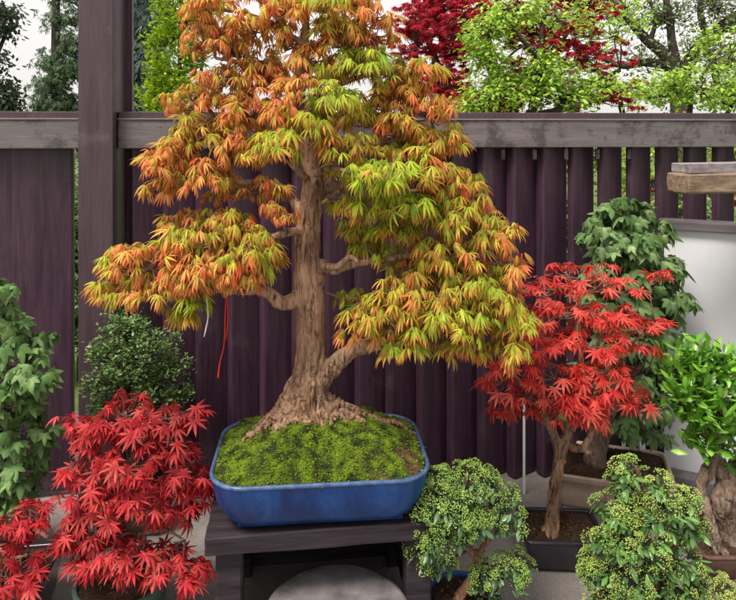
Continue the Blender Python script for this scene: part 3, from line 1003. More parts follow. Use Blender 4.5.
big_spec = dict(fill=fill_droop, mult=2.3, size=0.064, grow=(1.08, 1.0, 1.3), twig=0.006, warm=0.5, zmin=-0.3, rin=0.45,
                base=[(0.38, 0.55, 0.03), (0.27, 0.46, 0.028), (0.50, 0.60, 0.06)],
                warmbase=[(0.74, 0.40, 0.10), (0.82, 0.27, 0.12), (0.52, 0.56, 0.06)],
                tip=[(0.85, 0.14, 0.07), (0.80, 0.09, 0.07), (0.85, 0.26, 0.11)])
W1, W2, W3, W4 = dict(warm=0.8, size=0.055), dict(warm=0.34), dict(warm=0.08), dict(warm=0.03, tip=[(0.60, 0.22, 0.06), (0.5, 0.42, 0.06), (0.66, 0.28, 0.08)])
big_pads = pads_px([
    # lower left tier
    (118, 292, -0.10, 22, 14, 0.08, 9, W2), (150, 262, -0.12, 32, 20, 0.12, 18, W1), (165, 290, -0.16, 34, 16, 0.1, 18, W1), (205, 240, -0.12, 36, 22, 0.14, 24, W2), (205, 275, -0.18, 34, 20, 0.12, 20, W1), (122, 262, -0.05, 18, 12, 0.08, 7, W3),
    (248, 250, -0.18, 28, 20, 0.12, 14, W2), (243, 282, -0.22, 22, 12, 0.08, 8, W1), (190, 305, -0.16, 12, 10, 0.05, 4, W4), (232, 222, -0.08, 24, 12, 0.1, 8, W2), (265, 262, -0.14, 16, 14, 0.08, 6, W3),
    # mid left tier
    (168, 165, -0.05, 28, 22, 0.12, 16, W1), (200, 140, -0.04, 32, 22, 0.13, 18, W2), (205, 178, -0.06, 30, 16, 0.12, 14, W1), (240, 155, -0.04, 28, 20, 0.12, 13, W1), (160, 190, -0.06, 16, 10, 0.06, 5, W1), (262, 190, 0.02, 24, 10, 0.1, 6, W1),
    # upper left
    (190, 105, 0, 26, 18, 0.12, 11, W1), (225, 80, 0, 26, 18, 0.12, 11, W1), (215, 45, 0, 28, 20, 0.12, 11, W1), (255, 30, 0, 26, 16, 0.12, 10, W1), (210, 10, 0, 26, 16, 0.12, 11, W1), (255, 110, 0, 26, 14, 0.14, 9, W1), (262, -12, 0, 30, 16, 0.12, 10, W1), (262, 68, 0.04, 24, 14, 0.1, 7, W1),
    # centre
    (300, 130, -0.2, 26, 16, 0.08, 9, W3), (275, 150, -0.25, 22, 14, 0.08, 8, W3), (300, 90, -0.1, 24, 14, 0.12, 7, W1), (335, 100, -0.18, 26, 14, 0.1, 9, W4), (315, 60, -0.05, 24, 14, 0.1, 7, W1), (330, 30, 0, 26, 16, 0.12, 9, W2), (300, 5, 0, 26, 16, 0.12, 9, W1), (355, 0, 0, 24, 16, 0.12, 10, W1), (310, -30, 0, 40, 16, 0.14, 12, W1), (345, 150, -0.16, 28, 14, 0.1, 9, W2), (365, 120, 0.02, 26, 14, 0.1, 8, W2),
    # upper right
    (362, 65, -0.06, 26, 16, 0.12, 11, W4), (395, 88, 0, 26, 16, 0.12, 11, W2), (375, 38, 0, 24, 14, 0.1, 9, W1), (415, 70, 0, 22, 14, 0.1, 8, W2), (425, 112, 0, 28, 18, 0.12, 14, W1), (395, 130, -0.02, 26, 16, 0.12, 10, W2), (440, 145, 0, 28, 16, 0.1, 13, W2),
    # right middle tier
    (370, 180, -0.24, 34, 18, 0.12, 18, W4), (415, 175, -0.1, 32, 20, 0.14, 17, W3), (450, 185, -0.05, 28, 18, 0.12, 14, W2), (400, 208, -0.15, 34, 14, 0.12, 13, W4), (345, 205, -0.05, 22, 10, 0.08, 6, W3), (455, 218, -0.08, 32, 16, 0.12, 14, W3),
    (490, 238, -0.06, 28, 18, 0.12, 14, W2), (445, 250, -0.1, 32, 16, 0.12, 13, W2), (505, 268, -0.08, 20, 12, 0.08, 7, W1), (360, 232, 0.05, 22, 12, 0.08, 7, W3), (375, 250, 0.05, 24, 10, 0.1, 6, W3),
    # lower right tier
    (420, 290, -0.14, 36, 18, 0.14, 17, W2), (465, 282, -0.12, 34, 20, 0.14, 17, W3), (385, 315, -0.16, 30, 18, 0.12, 14, W2), (365, 332, -0.14, 24, 12, 0.08, 8, W1), (435, 322, -0.18, 38, 20, 0.14, 19, W3), (490, 310, -0.14, 34, 20, 0.14, 18, W3), (515, 320, -0.12, 18, 16, 0.1, 9, W3),
    (405, 345, -0.16, 22, 12, 0.08, 7, W3), (460, 350, -0.14, 26, 10, 0.08, 7, W2), (505, 348, -0.14, 20, 12, 0.08, 7, W2), (350, 300, 0.05, 14, 8, 0.06, 3, W3),
    # fill between the tiers
    (240, 125, 0.03, 28, 18, 0.14, 9, W1), (275, 85, 0.03, 24, 18, 0.12, 9, W1), (285, 45, 0.02, 24, 18, 0.12, 9, W1), (235, 50, 0.05, 26, 20, 0.12, 8, W1), (335, 75, 0.04, 26, 16, 0.12, 8, W2), (345, 45, -0.04, 24, 14, 0.1, 7, W1), (320, 120, 0.06, 24, 16, 0.1, 8, W2),
    (385, 105, 0.04, 28, 16, 0.12, 9, W1), (420, 95, 0.02, 22, 16, 0.1, 7, W1), (405, 150, 0.02, 36, 14, 0.12, 11, W2), (350, 175, 0.06, 26, 14, 0.1, 6, W3), (235, 195, 0.05, 26, 12, 0.1, 6, W1), (280, 215, -0.1, 14, 12, 0.06, 4, W1), (225, 100, 0.04, 24, 16, 0.1, 7, W1),
    (375, 18, -0.04, 18, 14, 0.1, 7, W1), (200, 28, 0.0, 16, 14, 0.1, 6, W1), (280, 15, -0.08, 22, 14, 0.1, 7, W1), (285, 115, -0.15, 20, 14, 0.1, 6, W1), (322, 8, -0.1, 22, 12, 0.1, 6, W3),
    (430, 205, 0.05, 40, 18, 0.12, 12, W2), (480, 215, 0.0, 20, 14, 0.1, 7, W1), (400, 232, 0.0, 30, 12, 0.12, 9, W3), (425, 265, 0.04, 40, 14, 0.14, 12, W2), (490, 285, 0.04, 28, 18, 0.1, 9, W1), (410, 310, 0.05, 40, 18, 0.1, 12, W2), (455, 335, 0.02, 40, 14, 0.1, 10, W2),
    (180, 262, 0.05, 50, 20, 0.1, 16, W1), (230, 270, 0.02, 30, 16, 0.1, 8, W1), (185, 225, 0.0, 22, 12, 0.1, 7, W1), (180, 315, -0.12, 16, 10, 0.06, 4, W2),
], BY)
crown_for(big, limbs, big_pads, big_spec, 11, DROOP, M['leaf'], M['twig'], 2.3)

# red cord and white tag hanging from the lower left limb
t = Tubes()
p0 = P(228, 293, 2.02)
t.add(spline([[*P(226, 291, 2.11), .002], [*P(225, 320, 2.11), .002], [*P(224, 345, 2.11), .0018], [*P(220, 362, 2.11), .002], [*P(218, 378, 2.11), .0028]], 5), 6)
t.add(spline([[*P(226, 291, 2.115), .002], [*P(228, 315, 2.115), .002], [*P(226, 340, 2.115), .0018]], 5), 6)
tag(link('hanging_string', t.mesh('hanging_string'), M['red_cord']), 'thin red cord hanging from the lower left maple limb', 'cord')
t = Tubes()
t.add(spline([[*P(206, 290, 2.09), .0012], [*P(208, 315, 2.08), .0018], [*P(206, 328, 2.08), .0028], [*P(204, 337, 2.08), .0014]], 5), 5)
tag(link('white_tie', t.mesh('white_tie'), M['white_tag']), 'thin white tie dangling under the left maple foliage', 'tie')


# ------------------------------------------------------------------ the smaller bonsai
def bonsai(name, label, px, Y, hx, hy, h, mat, rz=0.0, z0=0.0, round_=False, rim_mat=None, foot=0.012, soilmat=None, dome=0.02, prof=None, rim=0.012):
    X = (px - 368) / F * Y
    root = thing(name, label, 'bonsai', (X, Y, z0 + 0.005), math.radians(rz))
    rad = min(hx, hy) if round_ else min(hx, hy) * 0.18
    prof = prof or [(0.03, 0), (0.022, 0.08), (0.012, 0.5), (0.0, 0.9), (0.0, 1.0)]
    po, zt_ = pot(root, hx, hy, rad, h, prof, mat, rim_mat, rim, foot=foot, n=10 if round_ else 6)
    s = soil_disc(root, hx - rim - 0.001, hy - rim - 0.001, rad - rim * 0.5, zt_ - 0.014, 'soil', soilmat or M['soil'], dome, px, None, 0.008, 16)
    lt = Leaves()
    rl = np.random.default_rng(int(abs(px)) + 5)
    cs = np.array([v.co[:] for v in s.data.vertices])
    for q in range(700):
        p = cs[rl.integers(0, len(cs))] + np.array([*rl.normal(0, 0.012, 2), rl.uniform(0, 0.004)])
        if abs(p[0]) > hx - 0.02 or abs(p[1]) > hy - 0.02:
            continue
        c = pick(rl, [(0.16, 0.06, 0.03), (0.07, 0.04, 0.025), (0.3, 0.14, 0.06), (0.04, 0.025, 0.02), (0.12, 0.13, 0.03)])
        lt.add(p, rl.uniform(0, 6.28), rl.normal(0, 0.7), rl.normal(0, 0.7), rl.uniform(0.005, 0.016), 0, c, c)
    lo = link('litter', lt.mesh('litter', [SMALL[0]]), M['far_leaf'], None)
    lo.parent = s
    lo['kind'] = 'stuff'
    return root, z0 + zt_


# left red maple (teal bowl)
RED = dict(fill=fill_star, mult=1.6, size=0.054, twig=0.004, pitch=0.6, rin=0.45, zmin=-0.6,
           base=[(0.54, 0.024, 0.040), (0.28, 0.012, 0.02), (0.68, 0.07, 0.075)],
           tip=[(0.60, 0.03, 0.045), (0.40, 0.018, 0.026), (0.72, 0.15, 0.12)])
rt, zt_ = bonsai('bonsai_maple', 'dark red bonsai maple in a green bowl left of the bench', 122, 2.2, 0.155, 0.155, 0.17, M['teal_glaze'], round_=True)
Y = 2.2
L1 = [limb_px([(122, 595, 0, 9), (124, 570, 0, 7.5), (118, 545, 0, 6.5), (124, 515, 0, 5.5), (132, 480, 0, 4.5), (128, 445, 0, 3.2), (125, 410, 0, 2)], Y),
      limb_px([(118, 545, 0, 5), (100, 515, -0.03, 4), (80, 490, -0.04, 3), (70, 460, -0.02, 2)], Y),
      limb_px([(124, 515, 0, 4.5), (150, 495, -0.03, 3.5), (175, 480, 0, 2.5), (195, 460, 0, 2)], Y),
      limb_px([(120, 550, 0, 4.5), (140, 535, -0.08, 3.5), (165, 530, -0.1, 2.5), (185, 540, -0.1, 1.6)], Y),
      limb_px([(120, 550, 0, 4), (100, 540, -0.08, 3), (80, 535, -0.1, 2)], Y)]
trunk_for(rt, L1, M['bark_red'], 0.004, 10, 0.002, 40, 0.005)
pp = pads_px([(92, 435, 0, 22, 20, 0.1, 12), (122, 415, 0, 28, 18, 0.12, 17), (158, 428, 0, 26, 20, 0.12, 14), (190, 412, 0, 14, 8, 0.04, 3), (62, 425, 0, 10, 7, .04, 2), (90, 475, -0.04, 26, 24, 0.12, 16), (130, 460, -0.08, 36, 24, 0.12, 22), (175, 465, 0, 28, 24, 0.1, 17),
              (195, 492, 0, 18, 22, 0.08, 10), (95, 515, -0.06, 26, 24, 0.12, 17), (135, 505, -0.12, 34, 24, 0.1, 20), (175, 512, -0.04, 24, 18, 0.1, 9), (74, 535, -0.06, 16, 14, 0.08, 6), (112, 545, -0.14, 24, 12, 0.08, 8), (165, 565, -0.14, 30, 16, 0.08, 14), (185, 575, -0.14, 24, 14, 0.08, 9), (140, 555, -0.16, 26, 14, 0.06, 10), (105, 572, -0.17, 22, 12, 0.06, 7), (90, 552, -0.1, 18, 14, 0.06, 6)], Y)
crown_for(rt, L1, pp, RED, 31, STAR, M['leaf'], M['twig_dark'], 1.2)

# far left red maple, cut by the frame
rt, zt_ = bonsai('bonsai_maple', 'bright red bonsai maple in dark pot cut off at the lower left corner', 8, 2.25, 0.15, 0.12, 0.17, M['black_glaze'], rz=8)
Y = 2.12
L1 = [limb_px([(2, 610, .12, 8), (0, 590, .1, 6), (-12, 565, .05, 5), (-10, 540, 0, 3.5), (0, 520, 0, 2)], Y), limb_px([(-12, 565, .05, 4), (10, 560, -0.05, 3), (28, 555, -0.05, 2)], Y), limb_px([(-12, 565, .05, 4), (-40, 550, 0, 3), (-60, 540, 0, 2)], Y)]
trunk_for(rt, L1, M['bark_red'], 0.004, 10, 0.002, 40, 0.005)
pp = pads_px([(22, 520, 0, 24, 14, 0.08, 10), (-5, 540, 0, 26, 20, 0.1, 13), (18, 572, -0.1, 24, 16, 0.08, 3), (-2, 585, -0.14, 26, 16, 0.1, 13), (-40, 545, 0, 30, 24, 0.1, 12), (-40, 585, -0.1, 30, 20, 0.1, 10), (38, 512, 0, 10, 10, 0.05, 3)], Y)
crown_for(rt, L1, pp, dict(RED, base=[(0.62, 0.035, 0.05), (0.5, 0.03, 0.045)]), 32, STAR, M['leaf'], M['twig_dark'], 1.2)

# plant label pushed in the far left pot
lb = box_obj('plant_label', M['label'], None, 0, 0, 0, 0.052, 0.002, 0.014, bev=0.0006)
lb.location = P(41, 533, 2.16)
lb.rotation_euler = (0.3, math.radians(38), 0.2)
tag(lb, 'beige plastic plant label leaning among the red leaves at lower left', 'plant label')

# left green maple, cut by the frame
GREEN = dict(fill=fill_star, mult=1.15, size=0.064, per=4, twig=0.004, pitch=0.75, rin=0.5, zmin=-0.6,
             base=[(0.13, 0.28, 0.07), (0.22, 0.40, 0.12), (0.08, 0.18, 0.05), (0.34, 0.5, 0.2)],
             tip=[(0.14, 0.24, 0.08), (0.19, 0.30, 0.11)])
rt, zt_ = bonsai('bonsai_maple', 'tall pale green bonsai maple cut off by the left edge', -22, 2.55, 0.19, 0.14, 0.15, M['brown_clay'], rz=-4)
Y = 2.45
L1 = [limb_px([(-22, 555, .1, 12), (-20, 520, .1, 9), (-14, 470, .05, 7), (-18, 410, 0, 6), (-12, 350, 0, 4), (-8, 300, 0, 3)], Y)]
trunk_for(rt, L1, M['bark_grey'], 0.005, 10)
pp = pads_px([(4, 290, 0, 16, 14, 0.08, 8), (0, 325, -.02, 24, 20, 0.1, 18), (24, 345, 0, 24, 14, 0.1, 15), (22, 375, -.04, 26, 20, 0.1, 20), (5, 410, -.04, 28, 24, 0.12, 24), (22, 435, -.02, 26, 24, 0.1, 20), (18, 470, -.02, 28, 22, 0.1, 20), (5, 495, -.02, 24, 16, 0.1, 10),
              (-40, 340, 0, 36, 40, 0.14, 22), (-40, 440, 0, 36, 50, 0.14, 24)], Y)
crown_for(rt, L1, pp, GREEN, 33, FIVE, M['leaf'], M['twig_dark'], 1.2)

# clipped evergreen behind the left red maple
BOX = dict(fill=fill_blades, size=0.020, per=22, up=0.6, spread=0.014, twig=0.004, rin=0.35, zmin=-0.7,
           base=[(0.09, 0.17, 0.045), (0.16, 0.27, 0.08), (0.24, 0.35, 0.12), (0.05, 0.10, 0.03)])
rt, zt_ = bonsai('bonsai_shrub', 'small-leaved dark green clipped shrub behind the dark red maple', 135, 2.78, 0.15, 0.11, 0.12, M['brown_clay'])
Y = 2.78
L1 = [limb_px([(138, 500, 0, 9), (132, 470, 0, 8), (142, 440, 0, 6.5), (134, 405, 0, 5), (138, 370, 0, 4), (140, 335, 0, 2)], Y),
      limb_px([(142, 430, 0, 4), (165, 405, 0, 3), (180, 385, 0, 2)], Y), limb_px([(134, 405, 0, 4), (112, 385, 0, 3), (100, 370, 0, 2)], Y)]
trunk_for(rt, L1, M['bark_dark'], 0.005, 10)
pp = pads_px([(125, 328, 0, 22, 14, 0.1, 34), (108, 352, 0, 24, 14, 0.1, 36), (150, 345, -.03, 26, 16, 0.1, 40), (130, 368, -.05, 28, 14, 0.12, 42), (168, 368, 0, 22, 14, 0.1, 32), (105, 382, 0, 22, 14, 0.1, 32), (150, 392, -.04, 26, 14, 0.1, 36), (178, 394, 0, 16, 12, 0.08, 18), (110, 405, 0, 24, 14, 0.1, 26), (160, 412, 0, 24, 12, 0.1, 22), (135, 415, 0, 24, 14, 0.1, 20)], Y)
crown_for(rt, L1, pp, BOX, 34, SMALL, M['waxy_leaf'], M['twig_dark'])

# right green maple (beige pot) behind the right red maple
rt, zt_ = bonsai('bonsai_maple', 'green bonsai maple with drooping leaves in a beige rectangular pot', 612, 2.98, 0.245, 0.17, 0.155, M['beige_clay'], rz=-16, prof=[(0.012, 0), (0.008, 0.1), (0.004, 0.5), (0.002, 0.86), (-0.006, 0.88), (-0.006, 1.0)], foot=0.02, dome=0.05)
Y = 2.95
L1 = [limb_px([(600, 480, 0, 16), (596, 455, 0, 11), (604, 425, 0, 9), (615, 390, 0, 8), (622, 340, 0, 7), (625, 290, 0, 5), (626, 240, 0, 3), (622, 205, 0, 2)], Y),
      limb_px([(604, 425, 0, 6), (590, 400, 0, 4), (575, 385, 0, 3)], Y), limb_px([(615, 390, 0, 5), (640, 370, 0, 4), (655, 350, 0, 3)], Y)]
trunk_for(rt, L1, M['bark_grey'], 0.005, 12)
pp = pads_px([(620, 210, 0, 22, 16, 0.1, 14), (605, 228, 0, 22, 16, 0.1, 15), (642, 228, 0, 24, 16, 0.1, 16), (625, 245, -.05, 32, 18, 0.12, 26), (650, 262, 0, 28, 18, 0.12, 20), (612, 270, -.05, 26, 18, 0.12, 18), (668, 292, 0, 22, 20, 0.1, 15), (645, 300, -.04, 28, 22, 0.12, 20), (600, 305, 0, 24, 22, 0.12, 14), (625, 335, 0, 32, 24, 0.14, 22), (660, 325, 0, 22, 18, 0.1, 10),
              (640, 370, 0, 26, 20, 0.12, 16), (645, 405, 0, 18, 22, 0.1, 14), (600, 375, 0, 26, 20, 0.12, 12), (625, 425, 0, 18, 16, 0.08, 10), (648, 435, 0, 10, 12, 0.05, 5), (580, 410, 0, 18, 14, 0.1, 6)], Y)
crown_for(rt, L1, pp, dict(GREEN, size=0.072, mult=1.3, base=[(0.14, 0.27, 0.08), (0.24, 0.38, 0.14), (0.08, 0.17, 0.05), (0.40, 0.52, 0.28)]), 35, FIVE, M['leaf'], M['twig_dark'], 1.2)

# right red maple (black pot)
rt, zt_ = bonsai('bonsai_maple', 'scarlet bonsai maple with slim trunk in a black rectangular pot', 560, 2.56, 0.155, 0.115, 0.125, M['black_glaze'], rz=-3, foot=0.014)
Y = 2.52
L1 = [limb_px([(550, 545, 0, 13), (551, 528, 0, 9), (553, 505, 0, 6.8), (556, 480, 0, 6), (560, 455, 0, 5.8), (568, 435, 0, 5), (575, 405, 0, 5), (580, 370, 0, 4), (578, 330, 0, 3), (580, 290, 0, 2)], Y),
      limb_px([(562, 462, 0, 5.5), (556, 442, 0, 5), (546, 420, 0, 4), (530, 395, 0, 3), (515, 375, 0, 2)], Y),
      limb_px([(566, 445, 0, 4), (580, 450, -0.02, 3.5), (588, 440, -0.03, 3.2), (596, 420, 0, 3), (612, 390, 0, 2.5), (625, 360, 0, 2)], Y),
      limb_px([(584, 452, -0.02, 3), (592, 453, -0.03, 2)], Y),
      limb_px([(575, 405, 0, 4), (600, 375, 0, 3), (630, 345, 0, 2.4), (655, 325, 0, 2)], Y)]
trunk_for(rt, L1, M['bark'], 0.004, 12, 0.003, 45, 0.007)
RED2 = dict(RED, size=0.057, mult=1.2, pitch=0.45, base=[(0.76, 0.065, 0.055), (0.60, 0.03, 0.035), (0.80, 0.15, 0.11)], tip=[(0.78, 0.08, 0.06), (0.62, 0.04, 0.04), (0.82, 0.2, 0.15)])
pp = pads_px([(565, 270, 0, 16, 8, 0.06, 5), (600, 268, 0, 14, 6, 0.04, 3), (548, 288, 0, 22, 10, 0.08, 9), (590, 290, 0, 26, 14, 0.1, 11), (620, 285, 0, 18, 10, 0.08, 5), (661, 276, 0, 9, 5, 0.03, 3), (560, 315, -0.03, 32, 16, 0.1, 16), (605, 315, 0, 30, 16, 0.1, 14),
              (545, 345, -0.03, 34, 16, 0.1, 17), (590, 345, -0.05, 34, 18, 0.1, 18), (630, 330, 0, 18, 12, 0.08, 6), (655, 322, 0, 12, 7, 0.04, 4), (640, 345, 0, 12, 7, 0.04, 4), (515, 370, -0.02, 28, 14, 0.1, 14), (555, 375, -0.06, 34, 16, 0.1, 17), (600, 375, -0.05, 30, 16, 0.1, 15),
              (495, 385, 0, 18, 10, 0.06, 7), (530, 398, -0.05, 26, 12, 0.08, 13), (575, 402, -0.08, 34, 13, 0.08, 18), (615, 398, -0.05, 24, 12, 0.08, 10), (505, 412, 0, 16, 8, 0.06, 6), (638, 400, 0, 12, 8, 0.05, 4), (545, 415, -0.06, 18, 8, 0.06, 5), (590, 418, -0.06, 14, 9, 0.06, 6), (560, 340, .12, 50, 40, 0.06, 14)], Y)
crown_for(rt, L1, pp, RED2, 36, STAR, M['leaf'], M['twig'], 1.2)

# flowering green bonsai, centre right (blue round pot)
UMB = dict(fill=fill_umbel, size=0.042, per=5, buds=52, mult=1.5, flower=0.85, shift=(-6, 9), twig=0.004, rin=0.55, zmin=-0.5,
           base=[(0.07, 0.15, 0.06), (0.11, 0.22, 0.09), (0.04, 0.09, 0.035), (0.17, 0.3, 0.13)],
           bud=[(0.32, 0.50, 0.09), (0.44, 0.60, 0.14), (0.20, 0.36, 0.06)])
rt, zt_ = bonsai('bonsai_shrub', 'round-headed flowering green bonsai with bent brown trunk beside the bench', 463, 2.16, 0.125, 0.125, 0.13, M['blue_glaze'], round_=True)
Y = 2.12
L1 = [limb_px([(452, 615, 0.02, 7), (460, 596, 0, 5.5), (470, 582, 0, 5), (478, 568, 0, 4.8), (476, 556, 0, 5), (466, 545, 0, 4.5), (462, 525, 0, 3.4), (465, 495, 0, 2.4), (468, 470, 0, 1.6)], Y),
      limb_px([(476, 556, 0, 4), (485, 545, 0, 3.4), (492, 530, 0, 2.8), (505, 510, 0, 2)], Y), limb_px([(478, 565, 0, 3), (492, 566, 0, 2.4), (506, 562, 0, 2)], Y), limb_px([(466, 545, 0, 3), (448, 535, 0, 2.4), (432, 520, 0, 2)], Y)]
trunk_for(rt, L1, M['bark_red'], 0.003, 10, 0.002, 50, 0.006)
pp = pads_px([(440, 478, 0, 22, 14, 0.07, 17), (478, 476, 0, 28, 16, 0.09, 26), (455, 498, -.04, 32, 18, 0.09, 30), (498, 495, 0, 26, 18, 0.08, 22), (430, 515, 0, 18, 14, 0.07, 13), (428, 542, 0, 16, 14, 0.06, 13), (450, 530, -.05, 24, 20, 0.07, 19), (475, 520, -.05, 22, 14, 0.07, 12), (512, 515, 0, 16, 14, 0.06, 8),
              (510, 565, -.02, 26, 15, 0.07, 19), (488, 575, -.02, 14, 10, 0.05, 6), (527, 560, 0, 12, 14, 0.05, 6), (498, 590, 0, 10, 8, 0.04, 3), (446, 555, 0, 14, 8, 0.05, 5)], Y)
crown_for(rt, L1, pp, UMB, 37, BLADE, M['waxy_leaf'], M['twig_dark'])

# flowering green bonsai, front right
rt, zt_ = bonsai('bonsai_shrub', 'broad bush with yellow-green flower heads in front of the beige pot', 655, 2.12, 0.17, 0.13, 0.09, M['brown_clay'])
Y = 2.08
L1 = [limb_px([(655, 660, 0, 10), (650, 620, 0, 8), (655, 580, 0, 6), (645, 540, 0, 5), (645, 500, 0, 3), (636, 465, 0, 2)], Y), limb_px([(652, 590, 0, 5), (620, 565, 0, 3), (600, 550, 0, 2)], Y), limb_px([(650, 560, 0, 4), (680, 545, 0, 3), (695, 540, 0, 2)], Y)]
trunk_for(rt, L1, M['bark_red'], 0.004, 10)
pp = pads_px([(630, 464, 0, 16, 8, 0.06, 10), (628, 484, 0, 16, 12, 0.07, 12), (660, 482, 0, 16, 9, 0.06, 10), (684, 496, 0, 16, 9, 0.06, 10), (625, 508, -.02, 26, 16, 0.08, 20), (658, 515, -.04, 32, 18, 0.09, 26), (685, 525, 0, 20, 16, 0.08, 14), (612, 530, 0, 18, 14, 0.07, 12), (640, 540, -.06, 36, 18, 0.09, 26), (680, 555, -.02, 26, 20, 0.08, 20),
              (605, 568, 0, 18, 12, 0.07, 11), (635, 572, -.06, 34, 16, 0.09, 20), (672, 585, -.04, 30, 16, 0.09, 19), (700, 580, 0, 9, 12, 0.06, 5), (615, 595, -.02, 26, 14, 0.08, 14), (650, 605, -.06, 40, 14, 0.09, 20), (700, 605, 0, 20, 12, 0.07, 10)], Y)
crown_for(rt, L1, pp, dict(UMB, size=0.050, per=7, buds=64, mult=1.05, flower=0.8, shift=(-3, 6), rin=0.3, base=[(0.10, 0.22, 0.05), (0.16, 0.32, 0.08), (0.05, 0.12, 0.035), (0.2, 0.36, 0.12)], bud=[(0.40, 0.56, 0.10), (0.56, 0.68, 0.17), (0.18, 0.34, 0.06)]), 38, BLADE, M['waxy_leaf'], M['twig_dark'])

# a second one peeping in at the lower right corner
rt, zt_ = bonsai('bonsai_shrub', 'yellow-green flowering bush just showing in the lower right corner', 748, 2.0, 0.12, 0.10, 0.09, M['brown_clay'])
Y = 1.98
L1 = [limb_px([(748, 690, 0, 8), (745, 640, 0, 6), (745, 610, 0, 4), (738, 590, 0, 2)], Y)]
trunk_for(rt, L1, M['bark_red'], 0.004, 8)
pp = pads_px([(734, 588, 0, 14, 9, 0.06, 12), (745, 600, 0, 26, 14, 0.08, 18), (755, 620, 0, 30, 18, 0.08, 16)], Y)
crown_for(rt, L1, pp, dict(UMB, size=0.044, bud=[(0.38, 0.46, 0.10), (0.48, 0.54, 0.16)]), 39, BLADE, M['waxy_leaf'], M['twig_dark'])

# glossy evergreen on the right edge with a gnarled trunk
rt, zt_ = bonsai('bonsai_shrub', 'bright green glossy-leaved bonsai with gnarled grey trunk at the right edge', 735, 2.55, 0.2, 0.15, 0.1, M['brown_clay'], dome=0.05)
Y = 2.5
L1 = [limb_px([(735, 575, 0, 22), (732, 545, 0, 17), (728, 520, 0, 13), (722, 500, -.02, 12), (728, 480, 0, 11), (718, 462, 0, 9), (716, 440, 0, 6), (712, 405, 0, 4), (710, 370, 0, 2.5)], Y),
      limb_px([(728, 560, -.06, 6), (716, 545, -.06, 6.5), (712, 525, -.06, 5), (706, 505, -.04, 5), (700, 488, 0, 6), (708, 470, 0, 6), (716, 460, 0, 5)], Y),
      limb_px([(728, 480, 0, 8), (745, 460, 0, 7), (752, 430, 0, 5), (748, 390, 0, 3)], Y), limb_px([(716, 445, 0, 5), (695, 425, 0, 3.5), (680, 405, 0, 2.4)], Y)]
trunk_for(rt, L1, M['bark_grey'], 0.005, 12, 0.006, 26, 0.01)
LAUR = dict(fill=fill_blades, size=0.062, per=9, up=1.0, spread=0.012, twig=0.005, rin=0.4, zmin=-0.3, faceout=True,
            base=[(0.12, 0.30, 0.025), (0.19, 0.42, 0.04), (0.07, 0.19, 0.02), (0.26, 0.5, 0.07)])
pp = pads_px([(675, 368, 0, 16, 10, 0.08, 9), (700, 362, 0, 22, 12, 0.1, 13), (728, 362, 0, 24, 12, 0.12, 13), (685, 390, -.02, 24, 14, 0.1, 16), (715, 390, -.04, 28, 16, 0.12, 18), (740, 392, 0, 24, 16, 0.12, 12), (690, 415, -.02, 24, 14, 0.1, 14), (722, 420, -.06, 28, 16, 0.12, 18), (745, 425, 0, 20, 18, 0.12, 10), (710, 445, -.02, 24, 10, 0.08, 9), (735, 455, 0, 18, 10, 0.1, 7), (690, 440, 0, 14, 10, 0.05, 4), (770, 400, 0, 26, 30, 0.14, 18)], Y)
crown_for(rt, L1, pp, LAUR, 40, BLADE, M['waxy_leaf'], M['twig_dark'])


# ------------------------------------------------------------------ trees beyond the fence
def far_tree(name, label, Y, limbs_rows, pads_rows, spec, seed, templates, bark='bark_dark', group=None, per=4, base_px=None):
    base = P(limbs_rows[0][0][0], 0, Y)
    root = thing(name, label, 'tree', (base[0], Y, 0), 0, group)
    L_ = [limb_px(l, Y, per) for l in limbs_rows]
    L_[0][0, 2] = min(L_[0][0, 2], 0.0)
    t = Tubes()
    for i, p in enumerate(L_):
        t.add(p, 8, True, 0.2, i)
    link('trunk', t.mesh('trunk'), M[bark], root)
    crown_for(root, L_, pads_px(pads_rows, Y), spec, seed, templates, M['far_leaf'], M['twig_dark'])
    return root


def foot(Y):
    return Y0 + H * F / Y + 1


